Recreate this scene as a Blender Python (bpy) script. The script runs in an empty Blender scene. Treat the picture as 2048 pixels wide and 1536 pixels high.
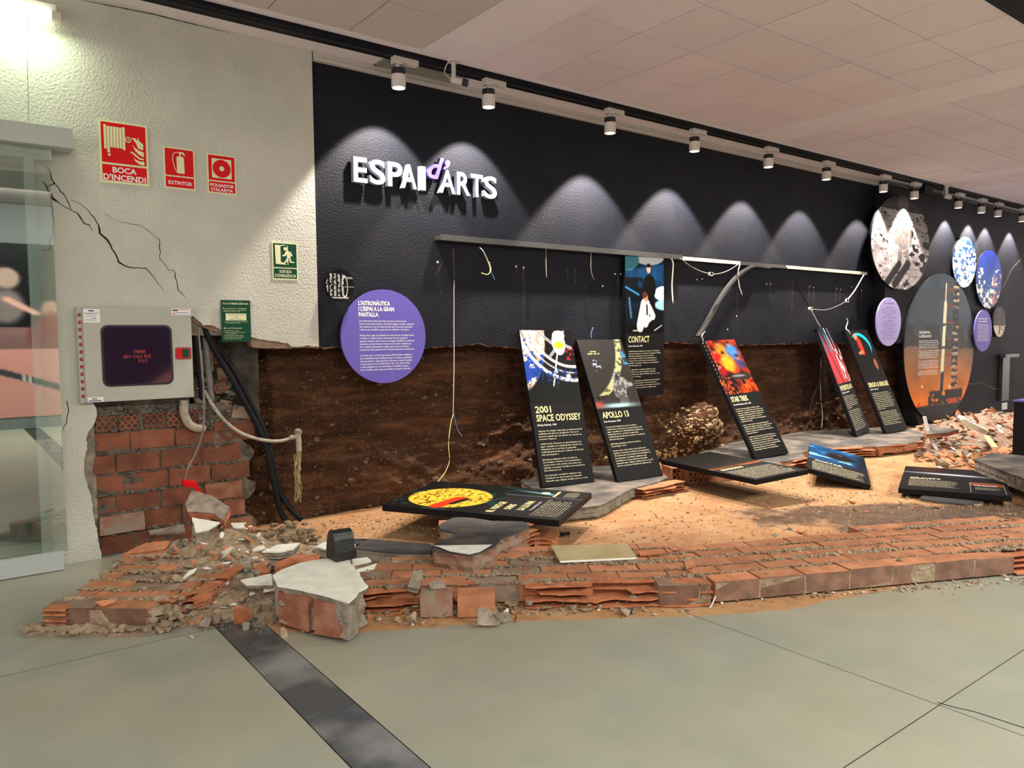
import bpy, bmesh, math, random
import numpy as np
from mathutils import Vector, Matrix
C = bpy.context.scene.collection
rnd = random.Random(7)
# ---------------------------------------------------------------- camera
F_PX, H, D = 1513.93, 1.5, 5.8012
YAW, PITCH, ROLL = 0.646876945, -0.0637886881, -0.00813410579
cy, sy = math.cos(YAW), math.sin(YAW)
W_ = np.array([sy*math.cos(PITCH), cy*math.cos(PITCH), math.sin(PITCH)])
r0 = np.array([cy, -sy, 0.]); u0 = np.cross(r0, W_)
R_ = math.cos(ROLL)*r0 + math.sin(ROLL)*u0
U_ = -math.sin(ROLL)*r0 + math.cos(ROLL)*u0
CAM = np.array([0., -D, H])
def at(px, py, **k):
    d = W_*F_PX + R_*(px-1024) - U_*(py-768)
    (a, v), = k.items(); i = 'xyz'.index(a)
    return CAM + (v-CAM[i])/d[i]*d
def atp(px, py, o, n):
    d = W_*F_PX + R_*(px-1024) - U_*(py-768); o = np.array(o); n = np.array(n)
    return CAM + ((o-CAM)@n)/(d@n)*d
cam = bpy.data.cameras.new('camera'); co = bpy.data.objects.new('camera', cam); C.objects.link(co)
cam.sensor_width = 36; cam.lens = F_PX*36/2048; cam.clip_end = 200
M = Matrix(((R_[0], U_[0], -W_[0], 0), (R_[1], U_[1], -W_[1], -D), (R_[2], U_[2], -W_[2], H), (0, 0, 0, 1)))
co.matrix_world = M
bpy.context.scene.camera = co
# ---------------------------------------------------------------- light
sc = bpy.context.scene
vs = sc.view_settings; sc.display_settings.display_device = 'sRGB'
vs.view_transform = 'Standard'; vs.look = 'None'; vs.gamma = 1; vs.use_curve_mapping = False
vs.exposure = 0.25
w = bpy.data.worlds.new('world'); sc.world = w; w.use_nodes = True
w.node_tree.nodes['Background'].inputs[0].default_value = (1.0, .85, .80, 1)
w.node_tree.nodes['Background'].inputs[1].default_value = 2.4
SPOT_W, SPOT_TRACK_Y, ZC = 365., -.36, 3.74
def area(name, loc, rot, sx, sy_, watts, col):
    l = bpy.data.lights.new(name, 'AREA'); l.shape = 'RECTANGLE'; l.size = sx; l.size_y = sy_; l.energy = watts; l.color = col
    o = bpy.data.objects.new(name, l); C.objects.link(o); o.location = loc; o.rotation_euler = rot
    return o
for x_, y_, p_ in ((-1, -7.6, 260), (3.5, -7.6, 290), (8.5, -6.8, 420)):
    area('room_fill', (x_, y_, 3.66), (0, 0, 0), 1.8, .5, p_, (1, .98, .88))  # unseen fill lamps added out of view to brighten the room
# ---------------------------------------------------------------- materials
def nt(name):
    m = bpy.data.materials.new(name); m.use_nodes = True; t = m.node_tree
    return m, t, t.nodes['Principled BSDF']
def mat(name, col, rough=.6, col2=None, scale=8., bump=0., bscale=40., spec=.5, metal=0., detail=4., rnd_obj=0., emis=None, es=0., contrast=(.35, .65), dist=.01, stretch=None):
    m, t, b = nt(name); N = t.nodes; L = t.links
    b.inputs['Roughness'].default_value = rough; b.inputs['Metallic'].default_value = metal
    b.inputs['Specular IOR Level'].default_value = spec
    b.inputs['Base Color'].default_value = (*col, 1)
    tc = N.new('ShaderNodeTexCoord'); geo = N.new('ShaderNodeNewGeometry'); src = geo.outputs['Position']
    if stretch:
        mp = N.new('ShaderNodeMapping'); mp.inputs['Scale'].default_value = stretch; L.new(src, mp.inputs[0]); src = mp.outputs[0]
    if col2:
        n = N.new('ShaderNodeTexNoise'); n.inputs['Scale'].default_value = scale; n.inputs['Detail'].default_value = detail
        L.new(src, n.inputs['Vector'])
        r = N.new('ShaderNodeValToRGB'); r.color_ramp.elements[0].position = contrast[0]; r.color_ramp.elements[1].position = contrast[1]
        r.color_ramp.elements[0].color = (*col, 1); r.color_ramp.elements[1].color = (*col2, 1)
        L.new(n.outputs[0], r.inputs[0]); out = r.outputs[0]
        if rnd_obj:
            oi = N.new('ShaderNodeObjectInfo'); hs = N.new('ShaderNodeHueSaturation')
            mr = N.new('ShaderNodeMapRange'); mr.inputs[3].default_value = 1-rnd_obj; mr.inputs[4].default_value = 1+rnd_obj
            L.new(oi.outputs['Random'], mr.inputs[0]); L.new(mr.outputs[0], hs.inputs['Value']); L.new(out, hs.inputs['Color']); out = hs.outputs[0]
        L.new(out, b.inputs['Base Color'])
    if bump:
        n = N.new('ShaderNodeTexNoise'); n.inputs['Scale'].default_value = bscale; n.inputs['Detail'].default_value = 3
        L.new(src, n.inputs['Vector'])
        bp = N.new('ShaderNodeBump'); bp.inputs['Strength'].default_value = bump; bp.inputs['Distance'].default_value = dist
        L.new(n.outputs[0], bp.inputs['Height']); L.new(bp.outputs[0], b.inputs['Normal'])
    if emis:
        b.inputs['Emission Color'].default_value = (*emis, 1); b.inputs['Emission Strength'].default_value = es
    return m
MT = dict(
    plaster=mat('white_stucco', (.50, .50, .45), .75, (.56, .56, .50), 3, .7, 62, dist=.012),
    chipw=mat('white_plaster_chip', (.66, .67, .60), .7, (.78, .79, .72), 12, .3, 60),
    black=mat('black_stucco', (.0098, .0115, .0185), .62, (.0140, .0150, .0210), 2.5, .75, 70, spec=.13, dist=.010),
    blackchip=mat('black_plaster_chip', (.035, .033, .036), .7, (.10, .085, .075), 6, .4, 50, contrast=(.45, .75)),
    dustblack=mat('dusty_black_plaster', (.045, .042, .042), .85, (.22, .18, .145), 3.5, .3, 90, contrast=(.42, .72), detail=9),
    brick=mat('terracotta', (.35, .13, .06), .8, (.52, .23, .115), 9, .35, 60, rnd_obj=.18, contrast=(.3, .7)),
    brickdark=mat('terracotta_shaded', (.13, .042, .022), .85, (.26, .09, .045), 7, .35, 60, rnd_obj=.2, contrast=(.3, .7)),  # masonry bricks: colour darkened to paint in the deep shade there
    brickgrey=mat('mortar_smeared_brick', (.24, .12, .075), .85, (.25, .20, .15), 9, .4, 45, rnd_obj=.12, contrast=(.4, .6)),
    ridge=mat('torn_terracotta', (.30, .09, .035), .8, (.50, .19, .08), 14, .3, 60, contrast=(.3, .7)),
    mortar=mat('mortar', (.16, .13, .10), .92, (.33, .29, .23), 14, .9, 45, rnd_obj=.2, contrast=(.3, .7), dist=.02),
    mortard=mat('mortar_dusty', (.20, .14, .09), .92, (.36, .28, .19), 14, .9, 50, rnd_obj=.2, contrast=(.3, .7), dist=.02),
    track=mat('black_track', (.005, .007, .014), .6, spec=.15),
    lampw=mat('white_lamp_metal', (.66, .62, .58), .45),
    trimw=mat('white_trim', (.55, .52, .48), .6),
    panel=mat('panel_black', (.007, .007, .008), .5, spec=.12),
    panelside=mat('panel_side', (.010, .010, .011), .5, spec=.15),
    blackplastic=mat('black_plastic', (.010, .011, .013), .4, (.03, .03, .03), 40, .2, 60, contrast=(.6, .8)),
    cable=mat('black_cable', (.007, .0075, .009), .6, spec=.2),
    pipe=mat('grey_pipe', (.10, .095, .10), .5, (.20, .19, .18), 10),
    beige=mat('beige_conduit', (.36, .32, .25), .7, (.16, .14, .11), 16, contrast=(.5, .7)),
    hemp=mat('hemp', (.42, .33, .17), .9, (.25, .18, .09), 60),
    wirew=mat('white_wire', (.55, .54, .50), .5), wirey=mat('yellow_wire', (.55, .55, .18), .5), wireb=mat('blue_wire', (.12, .22, .5), .5),
    alu=mat('aluminium', (.42, .46, .45), .42, metal=.1, spec=.5),
    boxm=mat('cabinet_paint', (.40, .40, .35), .45, (.44, .44, .39), 3),
    gasket=mat('black_gasket', (.008, .009, .014), .35),
    red=mat('sign_red', (.64, .006, .010), .5, spec=.15), redd=mat('lock_red', (.30, .015, .02), .4),
    glow=mat('photoluminescent_cream', (.70, .73, .45), .5), green=mat('sign_green', (.004, .06, .03), .5, spec=.15),
    redtext=mat('red_print', (.35, .02, .02), .5), yellow=mat('title_yellow', (.72, .66, .32), .5), cream=mat('body_cream', (.66, .61, .42), .5),
    white=mat('print_white', (.8, .8, .8), .5), violet=mat('violet_print', (.135, .11, .46), .5, spec=.15), lilac=mat('lilac_print', (.38, .33, .66), .5, spec=.15),
    lettw=mat('letter_white', (.30, .32, .40), .5, spec=.2), lettv=mat('letter_violet', (.115, .09, .34), .5, spec=.2), navy=mat('navy_print', (.05, .05, .15), .5),
    greytxt=mat('grey_print', (.35, .36, .42), .5), ledw=mat('led_channel', (.62, .57, .44), .5), railm=mat('rail_metal', (.05, .05, .05), .45, spec=.3),
    mortarw=mat('mortar_shaded', (.07, .06, .05), .95, (.20, .175, .14), 14, .9, 45, contrast=(.3, .7), dist=.02, spec=.2), recess=mat('recess_shaded', (.03, .027, .024), .95, (.09, .08, .07), 8, .5, 40, spec=.1),  # shade painted into the wall mortar and the recess backing
    brickface=mat('smeared_shaded_brick_face', (.12, .065, .042), .85, (.22, .12, .08), 10, .4, 45, rnd_obj=.15), crack=mat('crack_shadow', (.012, .011, .010), .95), scuff=mat('plaster_dust_streak', (.16, .13, .10), .9),  # brickface: mortar smear, darkened further to paint shade on front faces
    slate=mat('slate_tile', (.055, .060, .066), .35, (.20, .205, .205), 2.6, .15, 30, detail=9, contrast=(.46, .66)),
    wood=mat('pale_board', (.42, .33, .17), .8, (.52, .42, .24), 5, .1, 60),
    ceilp=mat('ceiling_plaster', (.72, .67, .71), .8, (.76, .71, .74), 2),
    tileg=mat('ceiling_tile', (.68, .60, .64), .85, (.72, .64, .68), 1.5, .12, 130, rnd_obj=.03),
    tileslot=mat('slotted_tile', (.56, .50, .48), .85, rnd_obj=.03),
    ceilgap=mat('ceiling_gap', (.20, .17, .155), .9), ventm=mat('vent_grey', (.26, .25, .23), .6),
    dark=mat('dark_void', (.01, .01, .01), .9), roomw=mat('far_room_wall', (.13, .14, .14), .8), roomd=mat('far_room_dark', (.03, .03, .032), .8),
    fabric=mat('grey_floor_board', (.2, .2, .2), .8),
)
MT['lampon'] = mat('lamp_disc', (.9, .9, .85), .4, emis=(1, .95, .86), es=7)
MT['tubeon'] = mat('tube_lit', (.9, 1, .8), .4, emis=(.85, 1, .70), es=9)
# slotted ceiling tile lines
m = MT['tileslot']; t = m.node_tree; b = t.nodes['Principled BSDF']
wv = t.nodes.new('ShaderNodeTexWave'); wv.inputs['Scale'].default_value = 10; wv.bands_direction = 'Y'
gg = t.nodes.new('ShaderNodeNewGeometry'); t.links.new(gg.outputs['Position'], wv.inputs['Vector'])
rr = t.nodes.new('ShaderNodeValToRGB'); rr.color_ramp.elements[0].color = (.42, .38, .36, 1); rr.color_ramp.elements[1].color = (.62, .56, .54, 1)
rr.color_ramp.elements[0].position = .25; rr.color_ramp.elements[1].position = .5
t.links.new(wv.outputs[0], rr.inputs[0]); t.links.new(rr.outputs[0], b.inputs['Base Color'])
# brushed stainless bricks with fine ribs
def ribbed(name, c1, c2):
    m, t, b = nt(name); N = t.nodes; L = t.links; b.inputs['Roughness'].default_value = .85
    g = N.new('ShaderNodeNewGeometry'); n = N.new('ShaderNodeTexNoise'); n.inputs['Scale'].default_value = 9; L.new(g.outputs['Position'], n.inputs['Vector'])
    r = N.new('ShaderNodeValToRGB'); r.color_ramp.elements[0].color = (*c1, 1); r.color_ramp.elements[1].color = (*c2, 1)
    r.color_ramp.elements[0].position = .4; r.color_ramp.elements[1].position = .6; L.new(n.outputs[0], r.inputs[0]); L.new(r.outputs[0], b.inputs['Base Color'])
    wv = N.new('ShaderNodeTexWave'); wv.inputs['Scale'].default_value = 32; wv.bands_direction = 'Z'; wv.inputs['Distortion'].default_value = .4
    L.new(g.outputs['Position'], wv.inputs['Vector']); bp = N.new('ShaderNodeBump'); bp.inputs['Strength'].default_value = .7; bp.inputs['Distance'].default_value = .006
    L.new(wv.outputs[0], bp.inputs['Height']); L.new(bp.outputs[0], b.inputs['Normal'])
    return m
MT['ribbed'] = ribbed('ribbed_brick_side', (.20, .19, .15), (.30, .28, .22))
MT['ribbedred'] = ribbed('ribbed_red_brick', (.26, .09, .05), (.36, .17, .10))
# prints use a vertex colour
m, t, b = nt('picture_print'); a = t.nodes.new('ShaderNodeAttribute'); a.attribute_name = 'Col'
t.links.new(a.outputs['Color'], b.inputs['Base Color']); b.inputs['Roughness'].default_value = .45; b.inputs['Specular IOR Level'].default_value = .15; MT['print'] = m
# soil
m, t, b = nt('soil'); N = t.nodes; L = t.links; b.inputs['Roughness'].default_value = .95; b.inputs['Specular IOR Level'].default_value = .2
g = N.new('ShaderNodeNewGeometry'); mp = N.new('ShaderNodeMapping'); mp.inputs['Scale'].default_value = (.7, 1, 4.5); L.new(g.outputs['Position'], mp.inputs[0])
n1 = N.new('ShaderNodeTexNoise'); n1.inputs['Scale'].default_value = 2.2; n1.inputs['Detail'].default_value = 9; n1.inputs['Roughness'].default_value = .7; L.new(mp.outputs[0], n1.inputs['Vector'])
r1 = N.new('ShaderNodeValToRGB'); cr = r1.color_ramp; cr.elements[0].position = .3; cr.elements[0].color = (.022, .011, .006, 1); cr.elements[1].position = .72; cr.elements[1].color = (.17, .075, .033, 1)
e = cr.elements.new(.5); e.color = (.065, .028, .014, 1); L.new(n1.outputs[0], r1.inputs[0])
n2 = N.new('ShaderNodeTexNoise'); n2.inputs['Scale'].default_value = 60; n2.inputs['Detail'].default_value = 5; L.new(g.outputs['Position'], n2.inputs['Vector'])
r2 = N.new('ShaderNodeValToRGB'); r2.color_ramp.elements[0].position = .60; r2.color_ramp.elements[1].position = .72; L.new(n2.outputs[0], r2.inputs[0])
mx = N.new('ShaderNodeMix'); mx.data_type = 'RGBA'; mx.inputs[7].default_value = (.24, .13, .07, 1); L.new(r2.outputs[0], mx.inputs[0]); L.new(r1.outputs[0], mx.inputs[6]); L.new(mx.outputs[2], b.inputs['Base Color'])
bp = N.new('ShaderNodeBump'); bp.inputs['Strength'].default_value = 1; bp.inputs['Distance'].default_value = .03; L.new(n2.outputs[0], bp.inputs['Height']); L.new(bp.outputs[0], b.inputs['Normal'])
MT['soil'] = m
MT['pebble'] = mat('soil_pebble', (.05, .026, .015), .9, (.17, .10, .06), 2.0, .3, 60, contrast=(.35, .7), stretch=(9, 9, 9))
# floor with dust attribute
m, t, b = nt('polished_concrete'); N = t.nodes; L = t.links
g = N.new('ShaderNodeNewGeometry')
def noise(s, d=5, ro=.55):
    n = N.new('ShaderNodeTexNoise'); n.inputs['Scale'].default_value = s; n.inputs['Detail'].default_value = d; n.inputs['Roughness'].default_value = ro; L.new(g.outputs['Position'], n.inputs['Vector']); return n.outputs[0]
def ramp(src, p0, c0, p1, c1):
    r = N.new('ShaderNodeValToRGB'); r.color_ramp.elements[0].position = p0; r.color_ramp.elements[0].color = (*c0, 1); r.color_ramp.elements[1].position = p1; r.color_ramp.elements[1].color = (*c1, 1); L.new(src, r.inputs[0]); return r.outputs[0]
def mixc(f, a_, b_):
    x = N.new('ShaderNodeMix'); x.data_type = 'RGBA'; L.new(f, x.inputs[0]); L.new(a_, x.inputs[6]); L.new(b_, x.inputs[7]); return x.outputs[2]
def mth(op, a_, b_):
    x = N.new('ShaderNodeMath'); x.operation = op; x.use_clamp = op == 'MULTIPLY_ADD'
    for i, v in enumerate((a_, b_)):
        if isinstance(v, (int, float)): x.inputs[i].default_value = v
        else: L.new(v, x.inputs[i])
    return x.outputs[0]
base = mixc(ramp(noise(.9), .38, (0, 0, 0), .66, (1, 1, 1)), ramp(noise(3.5, 7), .3, (.235, .255, .215), .7, (.30, .31, .255)), ramp(noise(2.2, 7), .3, (.27, .265, .20), .7, (.33, .315, .245)))
base = mixc(ramp(noise(5.5, 10, .75), .66, (0, 0, 0), .74, (.35, .35, .35)), base, ramp(noise(30), .3, (.30, .17, .12), .7, (.36, .22, .16)))
a = N.new('ShaderNodeAttribute'); a.attribute_name = 'Dust'
sx = N.new('ShaderNodeSeparateColor'); L.new(a.outputs['Color'], sx.inputs[0])
dn = mth('ADD', sx.outputs[0], mth('MULTIPLY', mth('SUBTRACT', noise(5, 8, .65), .5), .55))
df = ramp(dn, .42, (0, 0, 0), .62, (1, 1, 1))
dust = mixc(ramp(noise(2.4, 8, .7), .4, (0, 0, 0), .62, (1, 1, 1)), ramp(noise(9, 8), .3, (.27, .125, .045), .7, (.42, .21, .085)), ramp(noise(14, 6), .3, (.36, .20, .09), .7, (.46, .28, .14)))
dust = mixc(ramp(noise(95, 3), .68, (0, 0, 0), .74, (1, 1, 1)), dust, ramp(noise(50), .3, (.13, .08, .05), .7, (.22, .12, .07)))
wetc = ramp(noise(7, 6), .3, (.10, .065, .05), .7, (.22, .14, .09))
wf = ramp(mth('ADD', sx.outputs[1], mth('MULTIPLY', mth('SUBTRACT', noise(3.3, 6), .5), .8)), .5, (0, 0, 0), .64, (1, 1, 1))
L.new(mixc(wf, mixc(df, base, dust), wetc), b.inputs['Base Color'])
mr = N.new('ShaderNodeMapRange'); mr.inputs[3].default_value = .36; mr.inputs[4].default_value = .85; L.new(df, mr.inputs[0])
mr2 = N.new('ShaderNodeMix'); L.new(wf, mr2.inputs[0]); L.new(mr.outputs[0], mr2.inputs[2]); mr2.inputs[3].default_value = .12; L.new(mr2.outputs[0], b.inputs['Roughness'])
bp = N.new('ShaderNodeBump'); bp.inputs['Distance'].default_value = .008; L.new(mth('MULTIPLY', df, .7), bp.inputs['Strength']); L.new(noise(40, 6), bp.inputs['Height']); L.new(bp.outputs[0], b.inputs['Normal'])
MT['floor'] = m
# glass
m, t, b = nt('door_glass'); N = t.nodes; L = t.links
gl = N.new('ShaderNodeBsdfGlossy'); gl.inputs['Roughness'].default_value = 0.0; gl.inputs['Color'].default_value = (1, 1, 1, 1)
tr = N.new('ShaderNodeBsdfTransparent'); tr.inputs['Color'].default_value = (.86, .92, .89, 1); ms = N.new('ShaderNodeMixShader'); ms.inputs[0].default_value = .17
L.new(tr.outputs[0], ms.inputs[1]); L.new(gl.outputs[0], ms.inputs[2]); L.new(ms.outputs[0], N['Material Output'].inputs['Surface']); MT['glass'] = m
m, t, b = nt('dark_acrylic'); b.inputs['Base Color'].default_value = (.018, .010, .024, 1); b.inputs['Roughness'].default_value = .06; b.inputs['Specular IOR Level'].default_value = 1.0; b.inputs['Coat Weight'].default_value = .6; b.inputs['Coat Roughness'].default_value = .02; MT['acrylic'] = m
# ---------------------------------------------------------------- helpers
def tag(o, label=None, cat=None, group=None, kind=None):
    if label: o['label'] = label
    if cat: o['category'] = cat
    if group: o['group'] = group
    if kind: o['kind'] = kind
    return o
def thing(name, label, cat, loc, rz=0, group=None, kind=None):
    o = bpy.data.objects.new(name, None); C.objects.link(o); o.location = loc; o.rotation_euler = (0, 0, rz); o.empty_display_size = .1
    return tag(o, label, cat, group, kind)
def rootinv(root):
    return (Matrix.Translation(root.location) @ root.rotation_euler.to_matrix().to_4x4()).inverted() if root else None
def mk(name, V, F, m, parent=None, grand=None, smooth=False):
    """V in world coordinates; parent (and grand, the parent's own parent) are converted."""
    V = np.array(V, float).reshape(-1, 3)
    loc = None
    if parent is not None:
        top = grand or parent; mi = np.array(rootinv(top)); V = V@mi[:3, :3].T + mi[:3, 3]
    else:
        loc = (V.min(0)+V.max(0))/2; loc[2] = V[:, 2].min(); V = V-loc
    me = bpy.data.meshes.new(name); me.from_pydata(V.tolist(), [], F); me.update()
    for x in (m if isinstance(m, (list, tuple)) else [m]): me.materials.append(x)
    if smooth:
        for p in me.polygons: p.use_smooth = True
    o = bpy.data.objects.new(name, me); C.objects.link(o)
    if loc is not None: o.location = loc
    if parent is not None: o.parent = parent
    return o
class MB:
    def __init__(s): s.V = []; s.F = []; s.n = 0
    def add(s, V, F):
        s.V.append(np.array(V, float).reshape(-1, 3)); s.F += [[i+s.n for i in f] for f in F]; s.n += len(s.V[-1]); return s
    def box(s, lo, hi, fr=None):
        x0, y0, z0 = lo; x1, y1, z1 = hi
        V = np.array([(x0, y0, z0), (x1, y0, z0), (x1, y1, z0), (x0, y1, z0), (x0, y0, z1), (x1, y0, z1), (x1, y1, z1), (x0, y1, z1)], float)
        if fr is not None: V = fr(V)
        return s.add(V, [[0, 3, 2, 1], [4, 5, 6, 7], [0, 1, 5, 4], [1, 2, 6, 5], [2, 3, 7, 6], [3, 0, 4, 7]])
    def tube(s, pts, r, n=8, cap=True):
        pts = [np.array(p, float) for p in pts]; V = []; F = []; up = np.array([.13, .21, .97])
        for i, p in enumerate(pts):
            d = pts[min(i+1, len(pts)-1)]-pts[max(i-1, 0)]; d /= np.linalg.norm(d)+1e-9
            a_ = np.cross(d, up)
            if np.linalg.norm(a_) < .1: a_ = np.cross(d, np.array([1., 0, 0]))
            a_ /= np.linalg.norm(a_); b_ = np.cross(d, a_); rr_ = r[i] if isinstance(r, (list, tuple)) else r
            for k in range(n):
                q = 2*math.pi*k/n; V.append(p+rr_*(math.cos(q)*a_+math.sin(q)*b_))
        for i in range(len(pts)-1):
            for k in range(n): F.append([i*n+k, i*n+(k+1) % n, (i+1)*n+(k+1) % n, (i+1)*n+k])
        if cap: F.append(list(range(n))[::-1]); F.append([(len(pts)-1)*n+k for k in range(n)])
        return s.add(V, F)
    def build(s, name, m, parent=None, grand=None, smooth=False):
        return mk(name, np.concatenate(s.V), s.F, m, parent, grand, smooth)
def spline(pts, k=6):
    P = [np.array(p, float) for p in pts]; P = [2*P[0]-P[1]]+P+[2*P[-1]-P[-2]]; out = []
    for i in range(1, len(P)-2):
        for j in range(k):
            t_ = j/k; a, b, c, d = P[i-1:i+3]
            out.append(.5*((2*b)+(-a+c)*t_+(2*a-5*b+4*c-d)*t_**2+(-a+3*b-3*c+d)*t_**3))
    out.append(P[-2]); return out
class Frame:
    """a plane: local x right, y up, n out."""
    def __init__(s, o, ex, ey):
        s.o = np.array(o, float); s.ex = np.array(ex, float); s.ey = np.array(ey, float)
        s.ex /= np.linalg.norm(s.ex); s.ey -= (s.ey@s.ex)*s.ex; s.ey /= np.linalg.norm(s.ey); s.n = np.cross(s.ex, s.ey)
    def __call__(s, V):
        V = np.array(V, float).reshape(-1, 3); return s.o + V[:, :1]*s.ex + V[:, 1:2]*s.ey + V[:, 2:3]*s.n
def wallframe(x, z, y): return Frame((x, y, z), (1, 0, 0), (0, 0, 1))
def poly(name, pts, fr, m, parent, z=0., th=0., grand=None):
    """flat or extruded polygon; pts 2-D in frame."""
    n = len(pts); V = [(p[0], p[1], z) for p in pts]; F = [list(range(n))]
    if th:
        V += [(p[0], p[1], z-th) for p in pts]; F.append(list(range(2*n-1, n-1, -1))); F += [[i, i+n, (i+1) % n+n, (i+1) % n] for i in range(n)]
    return mk(name, fr(V), F, m, parent, grand)
def rects(name, rs, fr, m, parent, z=.001, grand=None):
    b_ = MB()
    for x0, y0, x1, y1 in rs: b_.add(fr([(x0, y0, z), (x1, y0, z), (x1, y1, z), (x0, y1, z)]), [[0, 1, 2, 3]])
    return b_.build(name, m, parent, grand)
def circ(cx, cy_, r, n=32, ry=None): return [(cx+r*math.cos(2*math.pi*i/n), cy_+(ry or r)*math.sin(2*math.pi*i/n)) for i in range(n)]
_tc = {}
def tmesh(s, off=0., ext=0., res=2, shear=0.):
    k = (s, off, ext, res, shear)
    if k not in _tc:
        cu = bpy.data.curves.new('txt', 'FONT'); cu.body = s; cu.offset = off; cu.extrude = ext; cu.resolution_u = res; cu.shear = shear
        ob = bpy.data.objects.new('txt', cu); me = bpy.data.meshes.new_from_object(ob)
        V = np.array([v.co[:] for v in me.vertices]).reshape(-1, 3); F = [list(p.vertices) for p in me.polygons]
        bpy.data.objects.remove(ob); bpy.data.curves.remove(cu); bpy.data.meshes.remove(me); _tc[k] = (V, F)
    return _tc[k]
def textlines(name, lines, fr, m, parent, z=.0015, bold=0., grand=None, res=1, shear=0.):
    """lines: (text, x, y, cap height, width or None)."""
    b_ = MB()
    for s, x, y, h, wd in lines:
        V, F = tmesh(s, bold, 0, res, shear)
        if not len(V): continue
        V = V.copy(); k = h/.69; V[:, 0] -= V[:, 0].min(); kx = (wd/V[:, 0].max()) if wd else k
        V = np.stack([V[:, 0]*kx+x, V[:, 1]*k+y, np.full(len(V), z)], 1); b_.add(fr(V), F)
    o_ = b_.build(name, m, parent, grand)
    if name == 'body_text' or len(lines) > 8: o_['kind'] = 'stuff'
    return o_
_rs = np.random.RandomState(3); _T = _rs.rand(64, 64)
def vn(x, y):
    xi = np.floor(x).astype(int); yi = np.floor(y).astype(int); fx = x-xi; fy = y-yi; fx = fx*fx*(3-2*fx); fy = fy*fy*(3-2*fy)
    g_ = lambda a, b: _T[a % 64, b % 64]
    return (g_(xi, yi)*(1-fx)+g_(xi+1, yi)*fx)*(1-fy)+(g_(xi, yi+1)*(1-fx)+g_(xi+1, yi+1)*fx)*fy
def fbm(x, y, o=4):
    s = 0; a = .5
    for i in range(o): s = s+a*vn(x*2**i+i*7.3, y*2**i+i*3.1); a *= .5
    return s/(1-.5**o)
def vcol(o, cols, name='Col'):
    at_ = o.data.color_attributes.new(name, 'FLOAT_COLOR', 'POINT'); c4 = np.ones((len(o.data.vertices), 4)); c4[:, :3] = cols; at_.data.foreach_set('color', c4.ravel())
def picture(name, fr, x0, y0, x1, y1, nx, ny, fn, parent, z=.001, disc=False, grand=None):
    """printed picture: grid with vertex colours, fn(u,v)->rgb in 0..1 sRGB; v is up."""
    u, v = np.meshgrid(np.linspace(0, 1, nx+1), np.linspace(0, 1, ny+1)); u = u.ravel(); v = v.ravel()
    V = np.stack([x0+(x1-x0)*u, y0+(y1-y0)*v, np.full(len(u), z)], 1)
    F = [[j*(nx+1)+i, j*(nx+1)+i+1, (j+1)*(nx+1)+i+1, (j+1)*(nx+1)+i] for j in range(ny) for i in range(nx)]
    if disc:
        a_ = 2*u-1; b_ = 2*v-1
        X = a_*np.sqrt(1-b_*b_/2); Y = b_*np.sqrt(1-a_*a_/2); u = (X+1)/2; v = (Y+1)/2
        V[:, 0] = x0+(x1-x0)*u; V[:, 1] = y0+(y1-y0)*v
    c = np.clip(np.array(fn(u, v)).reshape(3, -1).T, 0, 1)**2.2
    o = mk(name, fr(V), F, MT['print'], parent, grand); vcol(o, c); return o
def blend(c, mask, col):
    mask = np.clip(mask, 0, 1)
    return [c[i]*(1-mask)+(col[i])*mask for i in range(3)]
def base_c(u, col): return [np.full_like(u, k) for k in col]
def soft(d, wd=.02): return np.clip(.5-d/wd, 0, 1)
def ell(u, v, cx, cy_, rx, ry): return (np.sqrt(((u-cx)/rx)**2+((v-cy_)/ry)**2)-1)*min(rx, ry)
def seg(u, v, x0, y0, x1, y1, r):
    dx, dy = x1-x0, y1-y0; t_ = np.clip(((u-x0)*dx+(v-y0)*dy)/(dx*dx+dy*dy), 0, 1); return np.hypot(u-x0-t_*dx, v-y0-t_*dy)-r
# ================================================================ SETTING
def jag(pts, step, amp, seed, skip=()):
    """subdivide an open polyline of 2-D points and roughen it."""
    r = random.Random(seed); out = []
    for i in range(len(pts)-1):
        a, b = np.array(pts[i], float), np.array(pts[i+1], float); L_ = np.linalg.norm(b-a); n = max(1, int(L_/step)) if i not in skip else 1
        for k in range(n):
            p = a+(b-a)*k/n
            if k: p = p+np.array([r.uniform(-amp, amp), r.uniform(-amp, amp)])
            out.append(tuple(p))
    out.append(tuple(pts[-1])); return out
def wpts(px, y):
    return [(p[0], p[2]) for p in (at(a, b, y=y) for a, b in px)]
XS = [-6, 1.08, None, 1.30, 3.15, 5.12, 7.1, 9.1, 11.1, 13.1, 16.5, 22]
fl = thing('floor', None, None, (0, 0, 0), kind='structure')
mk('floor_base', [(-6, -12, -.06), (24, -12, -.06), (24, 3, -.06), (-6, 3, -.06), (-6, -12, -.012), (24, -12, -.012), (24, 3, -.012), (-6, 3, -.012)], [[0, 3, 2, 1], [4, 5, 6, 7], [0, 1, 5, 4], [1, 2, 6, 5], [2, 3, 7, 6], [3, 0, 4, 7]], MT['crack'], fl)
DP = [(.30, -1.22), (.62, -.9), (.85, -.25), (1.6, .5), (14.5, .5), (12.8, -.9), (11., -2.0), (8.5, -3.6), (6.4, -4.45), (4.9, -3.84), (4.1, -3.62), (3.6, -3.50), (3.15, -3.27), (2.3, -2.68), (1.6, -2.34), (1.25, -2.05), (1.0, -1.72), (.70, -1.6)]
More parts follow.
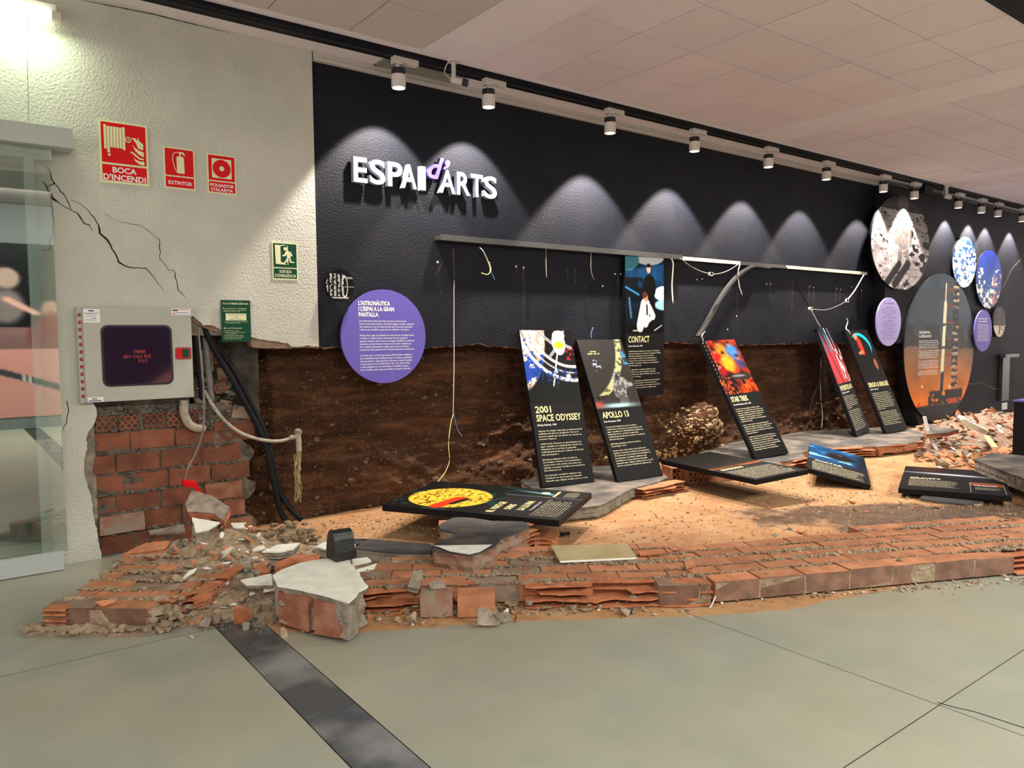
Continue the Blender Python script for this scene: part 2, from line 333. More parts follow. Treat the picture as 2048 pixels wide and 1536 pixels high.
def sdf(x, y, P):
    d = np.full(x.shape, 1e9); ins = np.zeros(x.shape, bool)
    for i in range(len(P)):
        x0, y0 = P[i]; x1, y1 = P[(i+1) % len(P)]; dx, dy = x1-x0, y1-y0
        t_ = np.clip(((x-x0)*dx+(y-y0)*dy)/(dx*dx+dy*dy), 0, 1); d = np.minimum(d, np.hypot(x-x0-t_*dx, y-y0-t_*dy))
        c_ = ((y0 > y) != (y1 > y)) & (x < dx*(y-y0)/(dy+1e-12)+x0); ins ^= c_
    return np.where(ins, -d, d)
pud = at(1880, 1034, z=0)
def slab_grid(x0, y0, x1, y1, step):
    nx = max(1, int((x1-x0)/step)); ny = max(1, int((y1-y0)/step)); g_ = .004
    X, Y = np.meshgrid(np.linspace(x0+g_/2, x1-g_/2, nx+1), np.linspace(y0+g_/2, y1-g_/2, ny+1)); X = X.ravel(); Y = Y.ravel()
    F = [[j*(nx+1)+i, j*(nx+1)+i+1, (j+1)*(nx+1)+i+1, (j+1)*(nx+1)+i] for j in range(ny) for i in range(nx)]
    o = mk('floor_slab', np.stack([X, Y, np.zeros_like(X)], 1), F, MT['floor'], fl)
    s_ = sdf(X, Y, DP); du = np.clip(.40-s_/.16, 0, 1)*.95
    du = du*np.where(Y > -4, 1, 1)
    q = X-pud[0]; r_ = Y-pud[1]; a_ = q*.8-r_*.6; c_ = q*.6+r_*.8
    wet = np.clip(1.05-np.sqrt((a_/1.9)**2+(c_/.62)**2)*.62, 0, 1)
    wet2 = np.clip(.62-np.hypot(X-3.3, (Y+3.15)*1.5)*.6, 0, 1)*0
    vcol(o, np.stack([du, np.maximum(wet, wet2), 0*du], 1), 'Dust')
for i in range(len(XS)-1):
    if XS[i] is None: continue
    x0 = XS[i]; x1 = XS[i+1]
    if x1 is None: continue
    ys = [-12, -7.1, -4.47, -1.80, .75] if x0 < 1 or x0 > 1.2 else []
    if x0 == 1.30: ys = [-12, -7.1, -4.47, .75]
    for j in range(len(ys)-1):
        fine = .05 if (0 < x1 < 10 and ys[j+1] > -4.6) else .25
        slab_grid(x0, ys[j], x1, ys[j+1], fine)
for y0 in np.arange(-7.8, .6, 1.2):
    poly('floor_tile', [(1.083, y0+.002), (1.297, y0+.002), (1.297, y0+1.198), (1.083, y0+1.198)], Frame((0, 0, 0), (1, 0, 0), (0, 1, 0)), MT['slate'], fl, 0.001, .012)
# crack across the right slab
b_ = MB(); pr_ = [(at(a, b, z=0)) for a, b in ((1875, 1405), (1905, 1414), (1950, 1424), (1990, 1437), (2048, 1456), (2100, 1480))]
pr_ = jag([(p[0], p[1]) for p in pr_], .05, .008, 4)
for i in range(len(pr_)-1):
    a = np.array(pr_[i]); c_ = np.array(pr_[i+1]); n_ = np.array([-(c_-a)[1], (c_-a)[0]]); n_ /= np.linalg.norm(n_); wd = .003
    b_.add([(*(a-n_*wd), .0012), (*(c_-n_*wd), .0012), (*(c_+n_*wd), .0012), (*(a+n_*wd), .0012)], [[0, 1, 2, 3]])
b_.build('floor_crack', MT['crack'], fl)
# ---- ceiling
ce = thing('ceiling', None, None, (0, 0, ZC), kind='structure')
b_ = MB(); b_.box((-6, -10, ZC+.012), (24, .4, ZC+.08)); b_.build('ceiling_base', MT['ceilgap'], ce)
b_ = MB(); b_.box((-6, -.53, ZC), (24, .35, ZC+.012))
fields = [(-3.63, 3.12, 'tileslot'), (3.65, 7.40, 'tileg'), (7.98, 11.87, 'tileg'), (12.3, 16.1, 'tileg'), (16.6, 20.4, 'tileg')]
for (a, b, c_), nxt in zip(fields, fields[1:]+[(24, 0, '')]): b_.box((b, -10, ZC-.0), (nxt[0], -.53, ZC+.012))
b_.build('plaster_strip', MT['ceilp'], ce)
tilemesh = {}
for a, b, mm in fields:
    n = max(1, round((b-a)/.613)); pw = (b-a)/n
    for i in range(n):
        for j in range(10 if a < 12 else 6):
            key = (round(pw, 4), mm)
            if key not in tilemesh:
                q = MB(); q.box((.004, -.606, 0), (pw-.004, -.004, .010)); me_o = q.build('ceiling_tile', MT[mm]); me_o.location = (0, 0, 0)
                V0 = np.concatenate(q.V); me = bpy.data.meshes.new('ceiling_tile'); me.from_pydata(V0.tolist(), [], q.F); me.materials.append(MT[mm]); bpy.data.objects.remove(me_o); tilemesh[key] = me
            o = bpy.data.objects.new('ceiling_tile', tilemesh[key]); C.objects.link(o); o.parent = ce
            o.location = (a+i*pw, -.533-j*.61, rnd.uniform(.001, .004))
# white trim along the head of the dark wall
tr1 = MB(); tr1.box((2.44, -.045, 3.665), (24, .05, 3.685)); tr1.box((2.44, -.02, 3.685), (24, .05, ZC)); tag(tr1.build('trim_1', MT['trimw']), kind='structure')
# ---- walls
WF = -.03
cut = [(636, 694), (612, 691), (584, 694), (575, 686), (560, 684), (531, 680), (510, 676), (500, 673), (480, 668), (445, 661), (437, 657), (422, 650), (406, 651), (396, 641), (386, 632), (372, 640)]
low = [(176, 776), (163, 797), (172, 802), (186, 806), (192, 815), (194, 830), (187, 850), (176, 865), (172, 880), (175, 898), (169, 918), (169, 950), (175, 975), (183, 996), (185, 1020), (190, 1045), (196, 1075), (199, 1095), (203, 1113)]
jx = at(84, 700, y=WF)[0]
P = [(-6, 0), (-6, ZC+.01), (2.425, ZC+.01)]
c1 = wpts(cut, WF); c1[0] = (2.425, c1[0][1]); c2 = wpts(low, WF)
P += jag(c1, .02, .006, 1) + jag(c2, .02, .006, 2)
P += [(c2[-1][0], 0), (jx, 0), (jx, 2.62), (-1.6, 2.62), (-1.6, 0)]
wl = thing('wall_left', None, None, (0, 0, 0), kind='structure')
poly('plaster', P, wallframe(0, 0, WF), MT['plaster'], wl, 0, .05)
mk('masonry_backing', *((lambda q: (np.concatenate(q.V), q.F))(MB().box((-6, .025, 2.62), (2.43, .2, ZC)).box((-6, .025, 0), (-1.6, .2, 2.62)).box((jx, .025, 0), (.82, .2, 2.62)).box((.8, .025, 1.52), (2.43, .2, 2.7)))), MT['mortar'], wl)
# exposed brown edge under the broken stucco
e1 = jag(wpts([(636, 697), (600, 696), (540, 697), (505, 694), (500, 684), (440, 668), (410, 656), (385, 640)], .0), .03, .006, 5)
poly('broken_edge', [(2.43, 1.75)]+e1+[(e1[-1][0], 1.75)], wallframe(0, 0, .0), MT['brickgrey'], wl, 0, .1)
def crackline(name, px, widths, parent, y, m='crack', seed=0, amp=.004):
    P_ = jag(wpts(px, y), .02, amp, seed); n = len(P_); b_ = MB(); fr = wallframe(0, 0, y-.0015); L_, R2 = [], []
    for i, p in enumerate(P_):
        a = np.array(P_[max(i-1, 0)]); c_ = np.array(P_[min(i+1, n-1)]); d = c_-a; d /= np.linalg.norm(d)+1e-9; nn = np.array([-d[1], d[0]])
        k = i/(n-1)*(len(widths)-1); w_ = widths[int(k)]*(1-k % 1)+widths[min(int(k)+1, len(widths)-1)]*(k % 1); w_ *= .6+.8*vn(np.array([i*.7+seed]), np.array([seed*1.]))[0]
        L_.append((*(np.array(p)+nn*w_/2), 0)); R2.append((*(np.array(p)-nn*w_/2), 0))
    V = L_+R2; return mk(name, fr(V), [[i, i+1, n+i+1, n+i] for i in range(n-1)], MT[m], parent)
crackline('crack', [(82, 327), (99, 340), (103, 358), (112, 370), (127, 388), (135, 402), (144, 422), (155, 426), (168, 447), (179, 450), (185, 462)], [.004, .006, .006, .004, .008, .003], wl, WF, seed=1)
crackline('crack', [(82, 362), (94, 374), (103, 395), (122, 409), (144, 421)], [.003, .016, .012, .003, .004], wl, WF, seed=2)
crackline('crack', [(94, 373), (104, 369), (110, 366)], [.006, .006], wl, WF, seed=3)
crackline('crack', [(102, 395), (105, 420), (107, 437), (105, 461), (101, 480), (99, 499), (84, 500)], [.003, .003, .003], wl, WF, seed=4)
crackline('crack', [(142, 400), (163, 410), (178, 423), (190, 439), (197, 450), (199, 466), (213, 478), (221, 490), (233, 512), (237, 524), (253, 533), (271, 536), (290, 536), (305, 551), (318, 570), (326, 581)], [.002, .004, .006, .012, .009, .008, .010, .008, .005, .003, .002], wl, WF, seed=5)
crackline('crack', [(208, 427), (235, 444), (282, 451), (300, 465), (319, 480), (320, 518), (337, 540), (348, 541), (354, 566), (356, 580), (371, 594)], [.0015, .002, .003, .003, .005, .004, .006, .004], wl, WF, seed=6)
crackline('crack', [(134, 802), (137, 820), (134, 845), (125, 858), (123, 900), (124, 960)], [.006, .004, .002, .001], wl, WF, seed=7)
crackline('crack', [(160, 640), (160, 700), (160, 760), (162, 797)], [.004, .008, .012], wl, WF, seed=8)
crackline('crack', [(162, 0), (300, 27), (459, 66)], [.002, .006, .006, .002], wl, WF, seed=9, amp=.001)
crackline('crack', [(55, 0), (55, 120), (57, 240)], [.0018, .0018], wl, WF, seed=10, amp=.0005)
# ---- back wall (black stucco)
wb = thing('wall_back', None, None, (2.43, 0, 0), kind='structure')
bl = [(636, 694), (670, 693), (720, 692), (800, 694), (842, 693), (850, 695), (870, 692), (905, 692), (925, 690), (945, 688), (960, 684), (975, 689), (1000, 692), (1040, 693), (1120, 691), (1200, 690), (1300, 690), (1330, 686), (1345, 682), (1370, 684), (1400, 686), (1470, 688), (1560, 687), (1640, 684), (1700, 685), (1745, 684)]
bp_ = wpts(bl, 0); bp_[0] = (2.43, bp_[0][1]); XR = 11.15; bp_.append((XR, bp_[-1][1]))
P = jag(bp_, .035, .010, 11)+[(XR, 3.67), (2.43, 3.67)]
poly('plaster', P, wallframe(0, 0, 0), MT['black'], wb, 0, .03)
P2 = [(x, z-.012) for x, z in jag(bp_, .03, .013, 12)]+[(XR, 3.67), (2.43, 3.67)]
poly('broken_edge', P2, wallframe(0, 0, .031), MT['brickgrey'], wb, 0, .05)
# dust streaks, screw holes and filler dots on the dark wall
def streak(px, py0, py1, wd, y=0, seed=0):
    a = at(px, py0, y=y); c_ = at(px+1, py1, y=y); r = random.Random(seed); b_ = MB(); fr = wallframe(0, 0, y-.0012); n = int((a[2]-c_[2])/.012)
    for i in range(n):
        k = i/n
        for _ in range(3):
            if r.random() < (1-k)**.6:
                x = a[0]+r.gauss(0, wd*.5); z = a[2]-(a[2]-c_[2])*k+r.uniform(-.01, .01); s_ = r.uniform(.002, .006)*(1-.5*k)
                b_.add(fr([(x-s_*.6, z, 0), (x, z-s_*1.6, 0), (x+s_*.6, z, 0), (x, z+s_*1.6, 0)]), [[0, 1, 2, 3]])
    if b_.n: tag(b_.build('dust_streak', MT['scuff'], wb), kind='stuff')
for i, s_ in enumerate([(878, 525, 600, .035), (907, 500, 690, .006), (1033, 535, 560, .004), (1047, 537, 660, .012), (1135, 540, 575, .008), (1150, 540, 580, .008), (1171, 570, 600, .004), (1236, 550, 600, .006), (1395, 545, 560, .005), (1475, 585, 680, .03), (1540, 565, 605, .01), (1618, 575, 690, .03), (1627, 580, 640, .01), (1672, 575, 650, .02), (1680, 580, 620, .01), (1712, 580, 660, .012), (1723, 580, 640, .01), (1585, 560, 680, .012)]): streak(*s_, seed=i)
b_ = MB()
for px, py in ((875, 524), (1032, 533), (1047, 535), (1230, 548), (1241, 548), (1394, 559), (1404, 558), (1533, 568), (1541, 568), (1619, 573), (1627, 575), (1673, 577), (1681, 579), (1703, 574), (1723, 581), (1473, 632), (1455, 659), (1205, 572)):
    q = at(px, py, y=0); b_.add(wallframe(q[0], q[2], -.002)([(x, y, 0) for x, y in circ(0, 0, .011, 7)]), [list(range(7))])
b_.build('screw_hole_filler', MT['chipw'], wb)
crackline('crack', [(722, 520), (719, 505), (725, 497)], [.004, .006], wb, 0, seed=21)
crackline('crack', [(905, 500), (910, 560), (906, 620), (905, 690)], [.002, .002], wb, 0, 'scuff', seed=22)
# ---- right wall with step
YR = -.17
wr = thing('wall_right', None, None, (XR, YR, 0), kind='structure')
rl = wpts([(1750, 687), (1790, 686), (1815, 687), (1822, 720), (1826, 780), (1832, 830), (1838, 852)], YR)
rl[0] = (XR, rl[0][1])
poly('plaster', jag(rl, .04, .012, 14)+[(rl[-1][0], -.01), (24, -.01), (24, 3.67), (XR, 3.67)], wallframe(0, 0, YR), MT['black'], wr, 0, .2)
crackline('crack', [(2062, 500), (2048, 510), (2022, 540), (2008, 572), (1998, 585), (1985, 615)], [.012, .02, .012, .008], wr, YR, 'scuff', seed=31, amp=.015)
crackline('crack', [(1920, 767), (1945, 768), (1965, 765), (1975, 772), (1990, 778), (2010, 778)], [.014, .01, .012], wr, YR, 'scuff', seed=32, amp=.012)
# ---- soil behind the missing wall
def soil_y(x, z):
    y = .17+.14*(fbm(x*1.3+4, z*3.2, 5)-.5)+.09*(fbm(x*5, z*9+3, 4)-.5)+.035*(vn(x*16, z*24)-.5)
    y -= .34*np.exp(-((x-7.30)/.30)**2-((z-.40)/.22)**2)*(.6+.8*fbm(x*4, z*5, 3))
    y -= .25*np.clip(.35-z, 0, 1)*(1.1+np.sin(x*1.7))*.6
    y += .10*np.exp(-((z-1.42)/.12)**2)
    return y
nx, nz = 700, 100
X, Z = np.meshgrid(np.linspace(.9, 12.6, nx+1), np.linspace(-.05, 1.6, nz+1)); X = X.ravel(); Z = Z.ravel(); Y = soil_y(X, Z)+np.where(X < 2.1, .08, 0)
so = mk('soil_face', np.stack([X, Y, Z], 1), [[j*(nx+1)+i, j*(nx+1)+i+1, (j+1)*(nx+1)+i+1, (j+1)*(nx+1)+i] for j in range(nz) for i in range(nx)], MT['soil'], wb, smooth=True); tag(so, kind='stuff')
ico = bmesh.new(); bmesh.ops.create_icosphere(ico, subdivisions=1, radius=1); IV = np.array([v.co[:] for v in ico.verts]); IF = [[v.index for v in f.verts] for f in ico.faces]; ico.free()
OV = np.array([(1, 0, 0), (-1, 0, 0), (0, 1, 0), (0, -1, 0), (0, 0, 1), (0, 0, -1)], float); OF = [[0, 2, 4], [2, 1, 4], [1, 3, 4], [3, 0, 4], [2, 0, 5], [1, 2, 5], [3, 1, 5], [0, 3, 5]]
def rotm(r):
    q = np.array([r.gauss(0, 1) for _ in range(4)]); q /= np.linalg.norm(q); a, b, c_, d = q
    return np.array([[1-2*(c_*c_+d*d), 2*(b*c_-a*d), 2*(b*d+a*c_)], [2*(b*c_+a*d), 1-2*(b*b+d*d), 2*(c_*d-a*b)], [2*(b*d-a*c_), 2*(c_*d+a*b), 1-2*(b*b+c_*c_)]])
b_ = MB(); r = random.Random(5)
bands = [.12, .3, .45, .62, .86, 1.08, 1.25]
for i in range(3800):
    x = 1.7+10.4*r.random()**1.2; z = r.gauss(r.choice(bands), .09); z = min(max(z, .02), 1.36)
    s_ = min(.04, .0035*math.exp(abs(r.gauss(0, .75)))*(1.5 if z < .3 else 1))
    y = float(soil_y(np.array([x]), np.array([z]))[0]); 
    Vv = (IV if s_ > .012 else OV)*np.array([s_*r.uniform(.8, 1.6), s_*r.uniform(.5, .8), s_*r.uniform(.55, 1)]); Vv = Vv*(1+np.array([[r.uniform(-.15, .15)] for _ in Vv]))
    b_.add(Vv+np.array([x, y-s_*.15, z]), IF if s_ > .012 else OF)
tag(b_.build('pebbles', MT['pebble'], wb), kind='stuff')
b_ = MB(); r = random.Random(15)
for i in range(520):
    x = r.gauss(7.22, .20) if i % 3 else r.gauss(6.9, .5); z = min(.62, max(.02, r.gauss(.40, .13) if i % 3 else r.gauss(.10, .05))); s_ = min(.045, .012*math.exp(r.gauss(0, .55))); y = float(soil_y(np.array([x]), np.array([z]))[0])
    Vv = IV*np.array([s_*r.uniform(.8, 1.5), s_*.8, s_*r.uniform(.6, 1)])*(1+np.array([[r.uniform(-.2, .2)] for _ in IV])); b_.add(Vv+np.array([x, y-s_*.2, z]), IF)
tag(b_.build('painted_lit_gravel', mat('painted_lit_gravel', (.30, .19, .09), .9, (.50, .36, .20), 12, .3, 60), wb), kind='stuff')  # spotlit patch of soil, its brightness painted as paler stones
# ---- masonry left of the opening
HB = {}
def hollow_brick(L_, Wd, Hh, nh=3, nv=2, seed=0, jitter=0., r=.36):
    """hollow brick, holes seen on the -y face; box 0..L_ in x, 0..Wd in y, 0..Hh in z."""
    b_ = MB(); cw, ch = L_/nh, Hh/nv; N = 8
    for i in range(nh):
        for j in range(nv):
            cx, cz = (i+.5)*cw, (j+.5)*ch
            sq = [(cx+cw/2*max(-1, min(1, 1.42*math.cos(a))), 0, cz+ch/2*max(-1, min(1, 1.42*math.sin(a)))) for a in [2*math.pi*(k+.5)/N for k in range(N)]]
            rd = min(cw, ch)*(r+jitter*rnd.uniform(-1, 1)); ho = [(cx+rd*1.08*math.cos(2*math.pi*(k+.5)/N), 0, cz+rd*math.sin(2*math.pi*(k+.5)/N)) for k in range(N)]
            hb = [(a, min(Wd*.7, .12), c_) for a, _, c_ in ho]; V = sq+ho+hb
            b_.add(V, [[k, N+k, N+(k+1) % N, (k+1) % N] for k in range(N)]+[[N+k, 2*N+k, 2*N+(k+1) % N, N+(k+1) % N] for k in range(N)]+[[2*N+k for k in range(N)]])
    V = [(0, 0, 0), (L_, 0, 0), (L_, Wd, 0), (0, Wd, 0), (0, 0, Hh), (L_, 0, Hh), (L_, Wd, Hh), (0, Wd, Hh)]
    b_.add(V, [[0, 3, 2, 1], [4, 5, 6, 7], [1, 2, 6, 5], [2, 3, 7, 6], [3, 0, 4, 7]]); return b_
wc = thing('wall_masonry', None, None, (.8, .05, 0), kind='structure')
def wbrick(x0, x1, z0, z1, y0, m='brickdark', y1=None, tilt=0.):
    r = rnd; j = lambda k: r.uniform(-k, k); b_ = MB(); y1 = y1 or y0+.11
    V = [(x0+j(.006), y0+j(.005), z0+j(.003)), (x1+j(.006), y0+j(.005), z0+j(.003)), (x1, y1, z0), (x0, y1, z0), (x0+j(.006), y0+j(.005), z1+j(.003)), (x1+j(.006), y0+j(.005), z1+j(.003)), (x1, y1, z1), (x0, y1, z1)]
    V = np.array(V); c_ = V.mean(0); a = tilt; V = (V-c_)@np.array([[math.cos(a), 0, math.sin(a)], [0, 1, 0], [-math.sin(a), 0, math.cos(a)]])+c_
    return b_.add(V, [[0, 3, 2, 1], [4, 5, 6, 7], [0, 1, 5, 4], [1, 2, 6, 5], [2, 3, 7, 6], [3, 0, 4, 7]]).build('brick', MT[m], wc)
YB = .03
# (row z0, z1, left x, [joints px], end px)
rowdef = [(955-12, 898-0, [262, 352, 433, 512]), (None, None, None)]
rows = [(.715, [(183, 262), (264, 350), (352, 432), (434, 512)]), (.565, [(183, 229), (233, 318), (321, 401), (404, 482)]), (.425, [(183, 247), (250, 335), (338, 418), (421, 497)]), (.285, [(187, 226), (229, 315), (320, 400), (408, 480)]), (.145, [(190, 280), (283, 356), (360, 440), (443, 485)]), (.0, [(196, 262), (266, 350), (353, 433), (436, 500)])]
for k, (z0, br) in enumerate(rows):
    for i, (p0, p1) in enumerate(br):
        x0 = at(p0, 900, y=YB)[0]; x1 = at(p1, 900, y=YB)[0]; m_ = 'brickdark'; y0 = YB+rnd.uniform(-.006, .012)
        if k == 4 and i == 0: y0 -= .05; m_ = 'brickgrey'
        if k >= 3 and i == 3: m_ = 'ribbedred'; y0 -= .02
        wbrick(x0, x1, z0+.008, z0+.132, y0, m_)
for p0, p1 in ((190, 232), (238, 276), (288, 327), (334, 372), (378, 410)):      # end-on hollow row
    x0 = at(p0, 845, y=YB)[0]; x1 = at(p1, 845, y=YB)[0]
    hb = hollow_brick(x1-x0, .2, .105, 3, 2, jitter=.03, r=.34); V = np.concatenate(hb.V)+np.array([x0, YB-.004, .862]); mk('hollow_brick', V, hb.F, MT['brickdark'], wc)
# broken upper bricks right of the cabinet
for a in ((395, 425, 700, 745, .06, 0), (437, 462, 735, 780, .10, .1), (430, 455, 765, 785, .03, .35), (440, 462, 800, 830, .05, -.2), (465, 508, 812, 838, .02, -.15), (430, 500, 838, 862, .03, .02), (390, 428, 760, 800, .08, 0), (418, 440, 695, 730, .11, .05)):
    q0 = at(a[0], a[3], y=a[4]); q1 = at(a[1], a[2], y=a[4]); wbrick(q0[0], q1[0], q0[2], q1[2], a[4], rnd.choice(['brickdark', 'brickgrey']), tilt=a[5])
# mortar: backing plus squeezed-out lumps
b_ = MB(); nx_, nz_ = 60, 60
X, Z = np.meshgrid(np.linspace(.79, 1.93, nx_+1), np.linspace(-.02, 1.02, nz_+1)); X = X.ravel(); Z = Z.ravel()
Xe = X*1.; lim = 1.86+.05*np.sin(Z*23)-np.clip(Z-.8, 0, 1)*.6; Xe = np.minimum(X, lim)
Y = YB+.012+.02*(fbm(X*22, Z*22, 3)-.5)
b_.add(np.stack([Xe, Y, Z], 1), [[j*(nx_+1)+i, j*(nx_+1)+i+1, (j+1)*(nx_+1)+i+1, (j+1)*(nx_+1)+i] for j in range(nz_) for i in range(nx_)])
b_.box((.79, .05, 0), (1.78, .15, .86)); b_.box((.79, .05, .86), (1.45, .15, 1.6))
r = random.Random(9)
def lump(b_, c_, s_, r, fl=1.):
    Vv = IV*np.array([s_*r.uniform(.7, 1.5), s_*r.uniform(.7, 1.3), s_*r.uniform(.5, .9)*fl])*(1+np.array([[r.uniform(-.28, .28)] for _ in IV])); b_.add(Vv@rotm(r).T*1. if fl == 1 else Vv, []); b_.F += [[i+b_.n-len(IV) for i in f] for f in IF]
def lumpat(b_, c_, s_, r, fl=1.):
    Vv = IV*np.array([s_*r.uniform(.7, 1.6), s_*r.uniform(.7, 1.3), s_*r.uniform(.55, .95)*fl])*(1+np.array([[r.uniform(-.28, .28)] for _ in IV]))
    b_.add(Vv+np.array(c_), IF)
for z0 in (.14, .28, .42, .56, .705, .855):
    n = 60 if z0 < .6 else 22
    for _ in range(n):
        x = r.uniform(.84, 1.83); lumpat(b_, (x, YB+.0+r.uniform(-.01, .012), z0+r.gauss(0, .006)), r.uniform(.006, .018)*(1.5 if r.random() < .15 and z0 < .5 else 1), r)
for _ in range(120):
    q = at(r.uniform(390, 470), r.uniform(760, 858), y=.06); lumpat(b_, (q[0], .06+r.uniform(-.04, .06), q[2]), r.uniform(.01, .035), r)
for _ in range(60): lumpat(b_, (r.uniform(.84, 1.35), .05+r.uniform(-.02, .03), r.uniform(.985, 1.03)), r.uniform(.012, .03), r)
tag(b_.build('mortar', MT['mortarw'], wc), kind='stuff')
# backing above the left recess
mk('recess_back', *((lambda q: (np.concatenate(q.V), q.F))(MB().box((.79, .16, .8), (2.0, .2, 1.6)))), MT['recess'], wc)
# ---- room behind the camera and the far room behind the door
rear = MB(); rear.box((-6, -9.8, 0), (24, -9.6, ZC)); rr_o = tag(rear.build('wall_rear', MT['roomw']), kind='structure')
fr_ = MB(); fr_.box((-6, 2.6, 0), (1.2, 2.7, ZC)).box((.9, .25, 0), (1.0, 2.6, ZC)); tag(fr_.build('wall_beyond_door', MT['roomw']), kind='structure')
ft = MB(); ft.box((-1.2, 2.3, 1.75), (.72, 2.55, 2.7)); tag(ft.build('far_room_dark_block', MT['roomd']), kind='structure')  # dark block across the upper part of the far room
poly('floor_slab', [(-6, .76), (6, .76), (6, 3), (-6, 3)], Frame((0, 0, 0), (1, 0, 0), (0, 1, 0)), MT['roomw'], fl, 0, .01)
# ================================================================ LAMPS
TY = SPOT_TRACK_Y
tk = thing('lighting_track', 'long black lighting track running along the ceiling above the dark wall', 'track', (8, TY, ZC))
MB().box((.6, TY-.085, ZC-.03), (24, TY+.085, ZC)).build('rail', MT['track'], tk)
MB().box((.6, TY-.020, ZC-.034), (24, TY+.020, ZC-.029)).build('slot', MT['dark'], tk)
t2 = thing('lighting_track', 'black lighting track in the top right corner of the ceiling', 'track', (7, -3.62, ZC))
MB().box((5.6, -3.72, ZC-.03), (24, -3.56, ZC)).build('rail', MT['track'], t2)
ORD = ['first', 'second', 'third', 'fourth', 'fifth', 'sixth', 'seventh', 'eighth', 'ninth', 'tenth', 'eleventh', 'twelfth']
lamp_px = [(797, 158, .6), (977, 193, .6), (1220, 243, 1.25), (1389, 283, 1.25), (1537, 315, 1.1), (1653, 338, .95), (1767, 363, .9), (1829, 379, 1.2), (1917, 399, .9), (1963, 410, .9), (1996, 418, .8), (2044, 430, .9)]
parts0 = None
def cyl(b_, c_, r, z0, z1, n=24): return b_.tube([(c_[0], c_[1], z0), (c_[0], c_[1], z1)], r, n)
for i, (px, py, pw) in enumerate(lamp_px):
    q = at(px, py, y=TY); x = q[0]
    if i == 0: x += .0
    lab = 'white track spotlight with black collar, %s from the left along the track' % ORD[i]
    if parts0 is None:
        t_ = thing('track_spotlight', lab, 'spotlight', (x, TY, ZC-.03), 0, 'spotlights on the black track')
        MB().box((x-.05, TY-.03, ZC-.075), (x+.17, TY+.03, ZC-.032)).box((x-.05, TY-.03, ZC-.09), (x+.02, TY+.03, ZC-.075)).build('adapter', MT['lampw'], t_)
        cyl(MB(), (x-.005, TY), .015, ZC-.125, ZC-.09, 10).build('stem', MT['lampw'], t_)
        cyl(MB(), (x, TY), .055, ZC-.170, ZC-.122).build('collar', MT['blackplastic'], t_, smooth=False)
        n = 24; V = []; F = []
        for z_, rr_ in ((ZC-.170, .057), (ZC-.270, .057), (ZC-.270, .050), (ZC-.225, .046)):
            V += [(x+rr_*math.cos(2*math.pi*k/n), TY+rr_*math.sin(2*math.pi*k/n), z_) for k in range(n)]
        for a in range(3): F += [[a*n+k, (a+1)*n+k, (a+1)*n+(k+1) % n, a*n+(k+1) % n] for k in range(n)]
        F.append(list(range(n))); mk('housing', V, F, MT['lampw'], t_)
        mk('lens', [(x+.0495*math.cos(2*math.pi*k/n), TY+.0495*math.sin(2*math.pi*k/n), ZC-.257) for k in range(n)], [list(range(n))[::-1]], MT['lampon'], t_)
        parts0 = t_; first = True
    else:
        t_ = parts0.copy(); C.objects.link(t_); t_.location = (x, TY, ZC-.03); t_['label'] = lab
        for ch in list(parts0.children):
            if ch.type != 'MESH': continue
            c_ = ch.copy(); C.objects.link(c_); c_.parent = t_
    l = bpy.data.lights.new('spot', 'SPOT'); l.energy = SPOT_W*pw; l.spot_size = math.radians(84 if i < 2 else 88); l.spot_blend = .25; l.color = (1, .88, .76); l.shadow_soft_size = .03
    lo = bpy.data.objects.new('spot_light', l); C.objects.link(lo); lo.parent = t_; lo.location = (0, 0, -.245); lo.rotation_euler = (math.radians(17 if i < 2 else 3), 0, 0)
# small ceiling devices
for (px, py, sc_, lab) in ((907, 122, 1, 'small white ceiling camera on a stem between the first two spotlights'), (1893, 372, 1.4, 'small ceiling camera on a stem between the eighth and ninth spotlights')):
    q = at(px, py, z=ZC-.01); x, y = q[0], q[1]; t_ = thing('ceiling_camera', lab, 'camera', (x, y, ZC))
    cyl(MB(), (x, y), .05*sc_, ZC-.02, ZC).build('base', MT['trimw'], t_); cyl(MB(), (x, y), .018*sc_, ZC-.15, ZC-.02, 10).build('stem', MT['trimw'], t_)
    MB().tube([(x-.01, y+.02, ZC-.155), (x+.06, y-.05, ZC-.18)], .026*sc_, 12).build('camera_body', MT['trimw'], t_)
    MB().tube([(x+.058, y-.048, ZC-.179), (x+.085, y-.075, ZC-.19)], .030*sc_, 12).build('lens_hood', MT['blackplastic'], t_)
    MB().tube(spline([(x-.04, y, ZC-.02), (x-.07, y, ZC-.06), (x-.08, y+.01, ZC-.12), (x-.02, y+.02, ZC-.15)]), .004, 6).build('cable', MT['wirew'], t_)
q = at(1797, 372, z=ZC-.03); q[0] += .25; t_ = thing('track_connector', 'black connector block hanging from the track next to the seventh spotlight', 'connector', (q[0], TY, ZC-.03))
MB().box((q[0]-.1, TY-.03, ZC-.09), (q[0]+.1, TY+.03, ZC-.036)).build('neck', MT['track'], t_); MB().box((q[0]-.13, TY-.05, ZC-.17), (q[0]+.13, TY+.05, ZC-.09)).build('block', MT['track'], t_)
